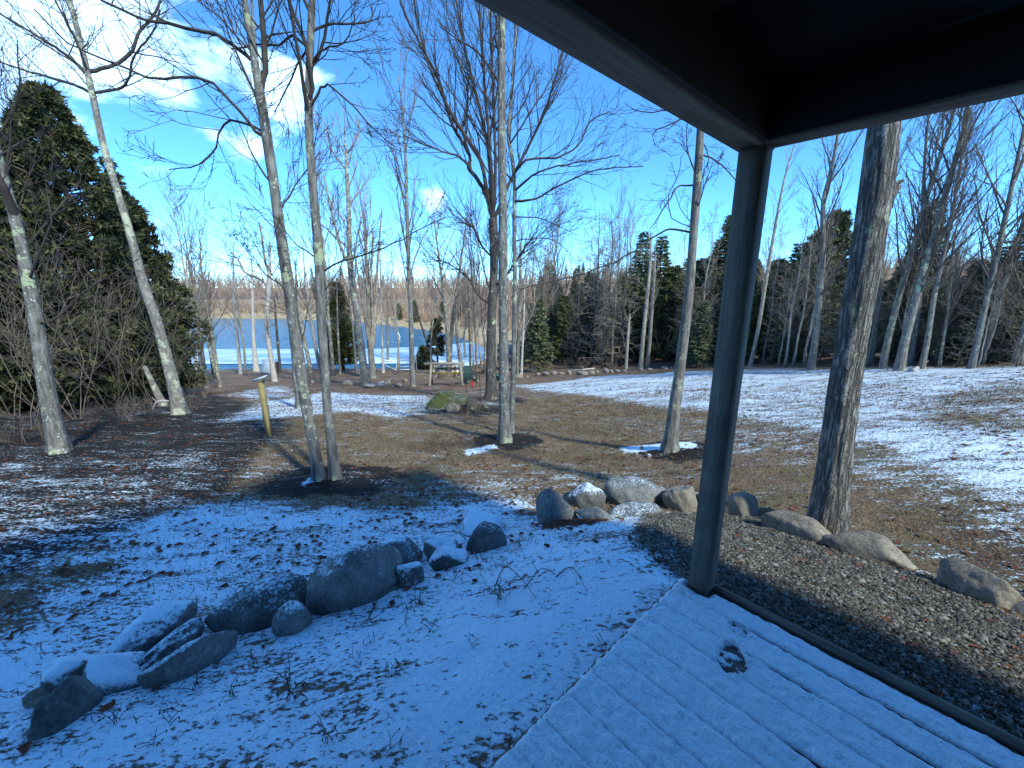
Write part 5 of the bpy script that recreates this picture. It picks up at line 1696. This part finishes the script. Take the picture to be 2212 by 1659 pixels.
def build_boats():
    def hull(L, W_, H_, prof=2.2, n=18, m=12):
        V = []
        for i in range(n + 1):
            f = -1 + 2 * i / n
            w = W_ / 2 * max(.02, (1 - abs(f) ** prof)) ** .8
            rise = H_ * .35 * abs(f) ** 3
            for j in range(m):
                a = j / m * 6.2832
                z = H_ / 2 * math.sin(a)
                V.append((f * L / 2, w * math.cos(a), z * (1 - .6 * abs(f) ** 4) + rise))
        Q = [[i * m + j, i * m + (j + 1) % m, (i + 1) * m + (j + 1) % m, (i + 1) * m + j] for i in range(n) for j in range(m)]
        return np.array(V), np.array(Q)
    def kayak(px, py, L, rz, name, lab, lower, upper, dz=0.18, tilt=0.0, dy=0.0):
        b, k = local_frame(px, py)
        b = b + np.array([0, dy, 0])
        b[2] = zat(b[0], b[1])
        t = thing(name, lab, 'kayak', b + np.array([0, 0, dz]), rz)
        t.rotation_euler = (tilt, 0, rz)
        V, Q = hull(L, .68, .36)
        up = V[Q].mean(1)[:, 2] - .06 * np.abs(V[Q].mean(1)[:, 0] / L * 2) ** 3 > .095
        for nm, sel, mt in (('hull', ~up, lower), ('deck', up, upper)):
            mb = MB(); mb.add(V, None, Q[sel]); o = mb.build(nm, M[mt], t, True)
        mb = MB()
        a = np.linspace(0, 6.2832, 17)
        mb.tube(np.column_stack([.42 * np.cos(a), .22 * np.sin(a), .17 + 0 * a]), [.025] * 17, 6, False)
        mb.build('cockpit_rim', M['black_iron'], o)
    kayak(964, 809, 2.9, R(-4), 'kayak', 'yellow and white kayak lying behind the log swing', 'kayak_yellow', 'hull_white', .2)
    kayak(955, 798, 3.4, R(-10), 'kayak', 'white kayak lying behind the yellow one', 'hull_white', 'hull_white', .2, 0, .6)
def build_dock():
    b, k = local_frame(560, 808)
    t = thing('boat_ramp', 'white slatted gangway ramp sloping at the shore', 'ramp', b + np.array([-.2, .3, .15]), R(-12))
    Lr = 2.9
    s = MB()
    for i in range(13):
        f = i / 12
        s2 = MB()
        s2.bar((-1.1 + f * 1.7, 2.2 * (1 - f) - .5, .62 * (1 - f) + .1), (-.1 + f * 1.7, 2.3 * (1 - f) - .5, .62 * (1 - f) + .1), .17, .03)
        s2.build('slat', M['dock_white'], t)
    for e in (0, 1):
        mb = MB(); mb.bar((-1.12 + e, 2.3, .62), (.62 + e, -.6, .0), .05, .10); mb.build('rail', M['dock_white'], t)
        mb = MB(); mb.bar((-1.0 + e, 2.1, -.7), (-1.0 + e, 2.1, .6), .05, .05, (0, 1, 0)); mb.build('leg', M['dock_white'], t)
    b, k = local_frame(862, 803)
    t = thing('dock_section', 'white aluminium dock steps and rails at the frozen shore', 'dock', b + np.array([0, .5, .1]), R(5))
    for i in range(5):
        mb = MB(); mb.box((.5, -.5 + i * .42, .10 + i * .20), 1.5, .26, .05); mb.build('step', M['dock_white'], t)
    for sx in (-.28, 1.28):
        mb = MB(); mb.bar((sx, -.8, .1), (sx, 1.5, 1.2), .05, .06); mb.build('rail', M['dock_white'], t)
        mb = MB(); mb.bar((sx, 1.3, -.6), (sx, 1.3, 1.7), .05, .05, (0, 1, 0)); mb.build('post', M['dock_white'], t)
    mb = MB(); mb.bar((-1.6, -.5, .75), (-.2, -.9, .12), .06, .06); mb.build('side_rail', M['dock_white'], t)
    mb = MB(); mb.bar((-1.7, .4, .7), (-.1, .4, .7), .08, .08); mb.build('side_rail', M['dock_white'], t)
    # marker pole on the ice
    p = plane(862, 790, 47.0)
    p[2] = LAKE_Z - .6
    t = thing('marker_pole', 'thin pole with a white streamer standing in the ice', 'pole', p)
    mb = MB(); mb.tube([(0, 0, 0), (.02, 0, 4.6)], [.035, .025], 6); mb.build('pole', M['dock_white'], t)
    mb = MB(); mb.tube([(.05, 0, 3.9), (.22, -.05, 3.6), (.30, .05, 3.2), (.22, 0, 2.9), (.38, 0, 2.7)], [.02, .05, .07, .05, .02], 7); mb.build('streamer', M['hull_white'], t, True)
    mb = MB(); mb.box((.1, 0, 2.55), .4, .15, .04); mb.build('plate', M['dock_white'], t)
def build_bits():
    # shepherd hooks
    for (px, py, hpx, bend, lb) in [(1038, 868, 82, 7, 'tall black shepherd hook standing beside the mossy boulder'), (1008, 850, 27, 0, 'short black garden stake behind the mossy boulder')]:
        b, k = local_frame(px, py)
        t = thing('garden_hook', lb, 'hook', b)
        H = hpx * k
        pts = [(0, 0, -.15), (-.01, 0, H * .5), (-.04, 0, H * .93)]
        if bend: pts += [(-.02, 0, H * .98), (.05, 0, H), (.12, 0, H * .975), (.13, 0, H * .94)]
        else: pts += [(-.04, 0, H)]
        mb = MB(); mb.tube(pts, [.012] * len(pts), 6); mb.build('rod', M['black_iron'], t, True)
        mb = MB(); mb.tube([(-.12, 0, .08), (.12, 0, .08)], [.01, .01], 5); mb.build('foot_bar', M['black_iron'], t)
    # stump and leaning slab next to the boulder
    b, k = local_frame(1018, 882)
    t = thing('tree_stump', 'dark split stump leaning beside the mossy boulder', 'stump', b)
    mb = MB(); mb.tube([(0, 0, -.1), (.02, 0, .14), (.06, .03, .28)], [.24, .18, .12], 10, True, 1 + .25 * (np.random.RandomState(3).rand(3, 10) - .5)); mb.build('stump_body', M['bark_dark'], t, True)
    mb = MB(); mb.tube([(.1, 0, .0), (.3, -.15, .16), (.55, -.25, .05)], [.06, .05, .02], 6); mb.build('root', M['bark_dark'], t, True)
    b, k = local_frame(598 + 4, 806)
    t = thing('tree_stump', 'short dark stump between the shore birches', 'stump', b)
    mb = MB(); mb.tube([(0, 0, -.1), (0, 0, .2), (.02, 0, .95)], [.34, .26, .24], 10); mb.build('stump_body', M['bark_dark'], t, True)
    # sawn logs
    r = random.Random(3)
    for i, (px, py, w) in enumerate([(1036, 794, 9), (1050, 792, 9), (1028, 789, 7), (1044, 785, 8), (1062, 790, 8)]):
        b, k = local_frame(px, py + 14)
        rd = w * k / 2
        t = thing('sawn_log', 'sawn log showing its orange cut end in the shore wood pile', 'log', b + np.array([0, 0, .0]), r.uniform(-.3, .3), 'sawn logs piled by the shore')
        zc = max(rd * .9, (py and (808 - py) * k * .6))
        mb = MB(); mb.tube([(0, 0, zc), (0, .9, zc)], [rd, rd], 12, False); lg = mb.build('log_bark', M['bark_slim'], t, True)
        mb = MB()
        a = np.arange(12) / 12 * 6.2832
        mb.add(np.vstack([np.column_stack([rd * np.cos(a), 0 * a - .004, zc + rd * np.sin(a)]), [[0, -.004, zc]]]), [[(j + 1) % 12, j, 12] for j in range(12)])
        mb.build('cut_end', M['log_end'], lg)
    b, k = local_frame(1079, 822)
    t = thing('green_tub', 'green plastic tub behind the mid-lawn trunk', 'tub', b)
    mb = MB(); mb.tube([(0, 0, 0), (0, 0, .08), (0, 0, .42)], [.3, .36, .48], 14, False); tw = mb.build('tub_wall', M['green_plastic'], t, True)
    mb = MB(); mb.tube([(.48 * math.cos(a), .48 * math.sin(a), .42) for a in np.linspace(0, 6.2832, 19)], [.03] * 19, 6, False); mb.build('rim', M['green_plastic'], tw, True)
    # fallen wood
    logs = [((1972, 803), (1998, 790), 9, 'pale fallen log under the leaning trunks', 'bark_birch', .2), ((1455, 797), (1532, 762), 6, 'dark fallen trunk propped in the woods behind the slim grey tree', 'bark_dark', .9),
            ((1225, 803), (1285, 799), 4, 'thin bleached log behind the field stone row', 'bark_birch', .15), ((50, 1330), (100, 1345), 8, 'snow-dusted stick lying in the near snow', 'bark_slim', .02),
            ((800, 836), (850, 822), 6, 'weathered plank on the heap at the lawn edge', 'bark_birch', .2)]
    for (a, c, w, lb, mt, lift) in logs:
        p, t1 = ground(*a)
        q, t2 = ground(*c) if lift < .5 else (plane(c[0], c[1], p[1] + 1.5), t1)
        rd = w / 2 / F * t1
        t = thing('fallen_log', lb, 'log', p)
        mid = (p + q) / 2
        pts = np.array([p, mid + (0.03, .02, .03), q]) - p
        pts[:, 2] += rd * .7
        if lift < .5: pts[-1, 2] += lift * .5
        mb = MB(); mb.tube(pts, [rd, rd * .9, rd * .7], 9); mb.build('log_body', M[mt], t, True)
        mb = MB(); mb.tube([pts[1], pts[1] + (rd * 2.5, -rd, rd * 3)], [rd * .35, rd * .2], 5); mb.build('branch_stub', M[mt], t, True)
    # pale curved branch below the leaning trunk
    b, k = local_frame(338, 893)
    t = thing('bent_branch', 'pale arched dead branch at the foot of the leaning trunk', 'branch', b)
    pts = [(-.08, 0, -.03), (-.05, 0, .18), (.08, 0, .33), (.24, .02, .36), (.36, .05, .33)]
    mb = MB(); mb.tube(pts, [.035, .035, .032, .03, .022], 7); mb.build('branch_wood', M['bark_birch'], t, True)
    mb = MB(); mb.tube([pts[2], (.02, -.05, .45)], [.015, .008], 5); mb.build('twig', M['bark_birch'], t, True)
for f_ in (build_birdhouse, build_swing, build_chair, build_boats, build_dock, build_bits):
    f_()
print('garden', round(time.time() - T0, 1))

# ------------------------------------------------------------------ shrubs, dead stems, grass, leaves
def build_scrub():
    r = random.Random(55)
    def shrub_mesh(seed, H, n, rmin, spread):
        q = random.Random(seed)
        mb = MB()
        cf = dict(CFG, ang=(18, 50), trop=.03, rmin=rmin, rtube=.05, nc=(6, 5, 3), ratio=.5, wander=.13)
        for i in range(n):
            a = q.random() * 6.28
            d = np.array([math.cos(a) * spread, math.sin(a) * spread, 1.0]); d /= np.linalg.norm(d)
            grow(mb, q, np.array([math.cos(a) * .05, math.sin(a) * .05, -.05]), d, H * q.uniform(.6, 1.0), rmin * 3.2, 0, 2, cf)
        return mb
    pale = [shrub_mesh(i, 3.0, 4, .0028, .4).data('stems', False, M['twig_brown']) for i in (1, 2)]
    brown = [shrub_mesh(i, 1.0, 9, .0028, .55).data('stems', False, M['twig_brown']) for i in (3, 4)]
    for (px, py, s) in [(60, 930, 1.5), (170, 905, 1.5), (250, 895, 1.5), (300, 890, 1.2), (30, 900, 1.7), (210, 880, 1.7), (330, 875, 1.1), (110, 900, 1.6), (410, 870, 1.2)]:
        b, t = ground(px, py)
        o = obj('bare_shrub', r.choice(pale), None, b)
        o.scale = (s, s, s); o.rotation_euler = (0, 0, r.random() * 6)
        tag(o, 'tall pale leafless shrub in front of the dark cedars', 'shrub', 'leafless shrubs before the cedars')
    for (px, py, s) in [(200, 905, .7), (260, 900, .8), (320, 895, .7), (440, 860, .9), (470, 850, .8), (100, 950, .7), (50, 960, .8), (420, 885, .6), (280, 910, .7)]:
        b, t = ground(px, py)
        o = obj('low_brush', r.choice(brown), None, b)
        o.scale = (s, s, s * .8); o.rotation_euler = (0, 0, r.random() * 6)
        tag(o, 'low brown brush at the foot of the cedars', 'brush', 'low brush below the cedars')
    for (px, py, s) in [(690, 828, 1.6), (660, 826, 1.3), (710, 826, 1.3), (860, 815, 1.2), (1060, 815, 1.4), (1180, 805, 1.2), (1210, 803, 1.2), (1260, 800, 1.3), (1330, 800, 1.2), (1410, 795, 1.1), (1150, 812, 1.3), (600, 815, 1), (1030, 812, 1.2)]:
        b, t = ground(px, py)
        o = obj('low_brush', r.choice(brown), None, b)
        o.scale = (s, s, s); o.rotation_euler = (0, 0, r.random() * 6)
        tag(o, 'reddish-brown leafless brush at the far lawn edge', 'brush', 'brush along the far lawn edge')
    for (px, py, s) in [(1005, 895, .9), (1030, 892, .8), (1050, 885, .6)]:
        b, t = ground(px, py)
        o = obj('low_brush', r.choice(brown), None, b)
        o.scale = (s, s, s * .7); o.rotation_euler = (0, 0, r.random() * 6)
        tag(o, 'tangled dark brush right beside the mossy boulder', 'brush', 'brush beside the mossy boulder')
    # wire-thin understorey of the woods on the right
    for i in range(46):
        px = r.uniform(1140, 2230)
        b, t = ground(px, r.uniform(770, 792))
        if t > 60: continue
        o = obj('bare_shrub', r.choice(pale), None, b)
        s = r.uniform(.6, 1.3)
        o.scale = (s, s, s); o.rotation_euler = (0, 0, r.random() * 6)
        tag(o, 'thin leafless undergrowth shrub ' + zone(b[0], b[1]), 'shrub', 'undergrowth in the woods beyond the lawn')
    # dead garden stalks poking through the near snow
    def stalk(seed, n, H):
        q = random.Random(seed)
        mb = MB()
        for i in range(n):
            p = np.array([q.gauss(0, .03), q.gauss(0, .03), -.01])
            a = q.random() * 6.28
            pts = [p]
            d = np.array([math.cos(a) * .35, math.sin(a) * .35, 1.])
            h = H * q.uniform(.5, 1)
            for k in range(4):
                d = d + np.array([q.gauss(0, .25), q.gauss(0, .25), -.22 if k > 1 else 0])
                d /= np.linalg.norm(d)
                p = p + d * h / 4
                pts.append(p)
            mb.tube(pts, [.0022, .002, .0018, .0016, .0012], 4, False)
            for j in range(1):
                k = q.randint(1, 3)
                e = pts[k] + np.array([q.gauss(0, .035), q.gauss(0, .035), q.uniform(-.02, .03)])
                mb.seg.append((*pts[k], *e, .002, .0015))
                s = .007
                mb.tube([e, e + (.004, .003, -.008), e + (.0, .004, -.018)], [.002, s * .6, .002], 5, False)
        return mb.data('stems', False, M['dry_stem'])
    st = [stalk(70 + i, n, h) for i, (n, h) in enumerate([(3, .16), (5, .20), (2, .26), (4, .12)])]
    for (px, py, s, k) in [(632, 1505, 1.1, 1), (600, 1500, .9, 0), (905, 1310, 1.0, 1), (1075, 1290, 1.1, 1), (1072, 1305, .8, 0), (930, 1360, .8, 3), (860, 1460, .7, 3), (800, 1390, .6, 3), (985, 1250, .8, 1), (500, 1510, .7, 1), (660, 1350, .8, 3), (880, 1350, .9, 2), (780, 1420, .6, 0),
                             (1040, 1215, .9, 2), (1120, 1180, .8, 1), (430, 1480, .8, 1), (370, 1560, .7, 3), (960, 1190, .8, 2), (1220, 1160, .6, 0), (1300, 1395, .6, 3), (1020, 1395, .6, 3), (710, 1600, .7, 1), (1190, 1300, .6, 0), (250, 1560, .7, 1), (330, 1610, .7, 3), (845, 1620, .7, 3), (560, 1420, .6, 0)]:
        b, t = ground(px, py)
        o = obj('dead_stalk', st[k], None, (b[0], b[1], zat(b[0], b[1])))
        o.scale = (s, s, s); o.rotation_euler = (0, 0, r.random() * 6)
        tag(o, 'small dead garden stalk poking out of the near snow', 'dead plant', 'dead stalks in the near snow')
    # arching bramble canes
    for i, pl in enumerate([[(790, 1345), (830, 1290), (900, 1265), (960, 1262), (985, 1255)], [(940, 1150), (985, 1165), (1010, 1185), (1030, 1190)], [(1070, 1262), (1090, 1250), (1120, 1270), (1160, 1290)], [(1130, 1270), (1170, 1250), (1200, 1240)], [(1200, 1245), (1235, 1255), (1270, 1278)]]):
        P = [ground(*p)[0] for p in pl]
        n = len(P)
        for j, p in enumerate(P): p[2] = zat(p[0], p[1]) + (.05 + .03 * i % .07) * math.sin(j / (n - 1) * 3.14) - .005
        b = P[0].copy()
        q, rr = resample(np.array(P) - b, [.004] * n, .04)
        mb = MB(); mb.tube(q, rr * np.linspace(1, .5, len(rr)), 4, False)
        for j in range(3, len(q) - 1, 4):
            mb.seg.append((*q[j], *(q[j] + np.array([r.gauss(0, .04), r.gauss(0, .04), .03])), .002, .001))
        o = mb.build('bramble_cane', M['dry_stem'], None, False, b)
        tag(o, 'thin dead bramble cane arching over the near snow', 'dead plant', 'bramble canes in the near snow')
build_scrub()

def build_litter():
    rs = np.random.RandomState(9)
    # dry grass blades: single slivers, denser where the snow has gone
    n = 240000
    rr = 2.0 + 13.0 * rs.rand(n) ** .75
    an = rs.uniform(-1.0, 1.0, n)
    x, y = np.sin(an) * rr, np.cos(an) * rr
    c = cov_at(x, y)
    u, v = uv(x, y)
    patch = fbm(x * 1.7, y * 1.7, 3, 8)
    keep = (rs.rand(n) > soil_at(x, y) * 1.25) & (rs.rand(n) < np.where(c > .85, .10, np.where(c > .6, .28, .8)) * sstep(.25, .6, patch + .1)) & (y > .6) & ~((u > -.08) & (v > -.12)) & ~((v < .1) & (v > -2.2) & (u > -.7) & (y < 4.2))
    x, y, rr = x[keep], y[keep], rr[keep]
    n = len(x)
    z = height(x, y) - .004
    a = rs.rand(n) * 6.28
    L = (.025 + .05 * rs.rand(n)) * (1 + .04 * rr)
    w = .0016 + .00035 * rr
    tilt = rs.uniform(.3, 1.3, n)
    d = np.column_stack([np.cos(a) * np.sin(tilt), np.sin(a) * np.sin(tilt), np.cos(tilt) * .8])
    s = np.column_stack([-np.sin(a), np.cos(a), 0 * a])
    p = np.column_stack([x, y, z])
    V = np.stack([p - s * w[:, None], p + s * w[:, None], p + d * L[:, None]], 1).reshape(-1, 3)
    mb = MB(); mb.add(V, np.arange(len(V)).reshape(-1, 3))
    o = mb.build('dry_grass', M['dry_grass'])
    tag(o, 'short dry winter grass poking through the thin snow', 'grass', kind='stuff')
    # fallen leaves
    n = 26000
    rr = 2.2 + 20 * rs.rand(n) ** .8
    an = rs.uniform(-1.05, 1.0, n)
    x, y = np.sin(an) * rr, np.cos(an) * rr
    c = cov_at(x, y)
    u, v = uv(x, y)
    lp = fbm(x * .9, y * .9, 3, 3)
    keep = (rs.rand(n) < np.where(c > .85, .10, .5) * sstep(.35, .6, lp + .2 * (x < -3))) & (y > .6) & ~((u > -.1) & (v > -.15))
    x, y = x[keep], y[keep]
    # the red leaf pile between the border stones
    pc, _ = ground(1238, 1132)
    x = np.concatenate([x, pc[0] + rs.normal(0, .14, 260)]); y = np.concatenate([y, pc[1] + rs.normal(0, .08, 260)])
    gl = ORG[None] + rs.uniform(-.2, 2.6, 170)[:, None] * E1[None] - rs.uniform(.3, 2.0, 170)[:, None] * E2[None]
    x = np.concatenate([x, gl[:, 0]]); y = np.concatenate([y, gl[:, 1]])
    n = len(x)
    z = height(x, y)
    rr = np.hypot(x, y)
    a = rs.rand(n) * 6.28
    s = (.016 + .02 * rs.rand(n)) * (1 + .03 * rr)
    bx = np.array([[1, 0, .15], [.2, .55, .35], [-1, .1, .1], [-.1, -.6, .4], [0, 0, 0]])
    bx = bx[None] * (1 + .5 * (rs.rand(n, 5, 3) - .5))
    ca, sa = np.cos(a)[:, None], np.sin(a)[:, None]
    V = np.stack([(bx[:, :, 0] * ca - bx[:, :, 1] * sa) * s[:, None] + x[:, None], (bx[:, :, 0] * sa + bx[:, :, 1] * ca) * s[:, None] + y[:, None], bx[:, :, 2] * s[:, None] + z[:, None] + .004], -1).reshape(-1, 3)
    f = np.array([[0, 1, 4], [1, 2, 4], [2, 3, 4], [3, 0, 4]])
    Fc = (f[None] + (np.arange(n) * 5)[:, None, None]).reshape(-1, 3)
    mb = MB(); mb.add(V, Fc)
    o = mb.build('fallen_leaves', M['leaf_litter'])
    tag(o, 'curled brown fallen leaves strewn over snow and turf', 'leaves', kind='stuff')
build_litter()
# ------------------------------------------------------------------ thin winter haze
def build_haze():
    mb = MB()
    mb.box((0, 190, 9), 1290, 1060, 40)
    m = bpy.data.materials.new('haze')
    m.use_nodes = True
    nt = m.node_tree
    nt.nodes.clear()
    o = nt.nodes.new('ShaderNodeOutputMaterial')
    v = nt.nodes.new('ShaderNodeVolumePrincipled')
    v.inputs['Color'].default_value = (.85, .92, 1, 1)
    v.inputs['Density'].default_value = HAZE
    v.inputs['Anisotropy'].default_value = .2
    nt.links.new(v.outputs[0], o.inputs['Volume'])
    h = mb.build('haze', m)
    tag(h, kind='stuff')
HAZE = 0.0
if HAZE: build_haze()
tris = sum(len(m.loops) - 2 * len(m.polygons) for m in bpy.data.meshes)
print('done', round(time.time() - T0, 1), 's; unique triangles', tris, 'objects', len(bpy.data.objects))
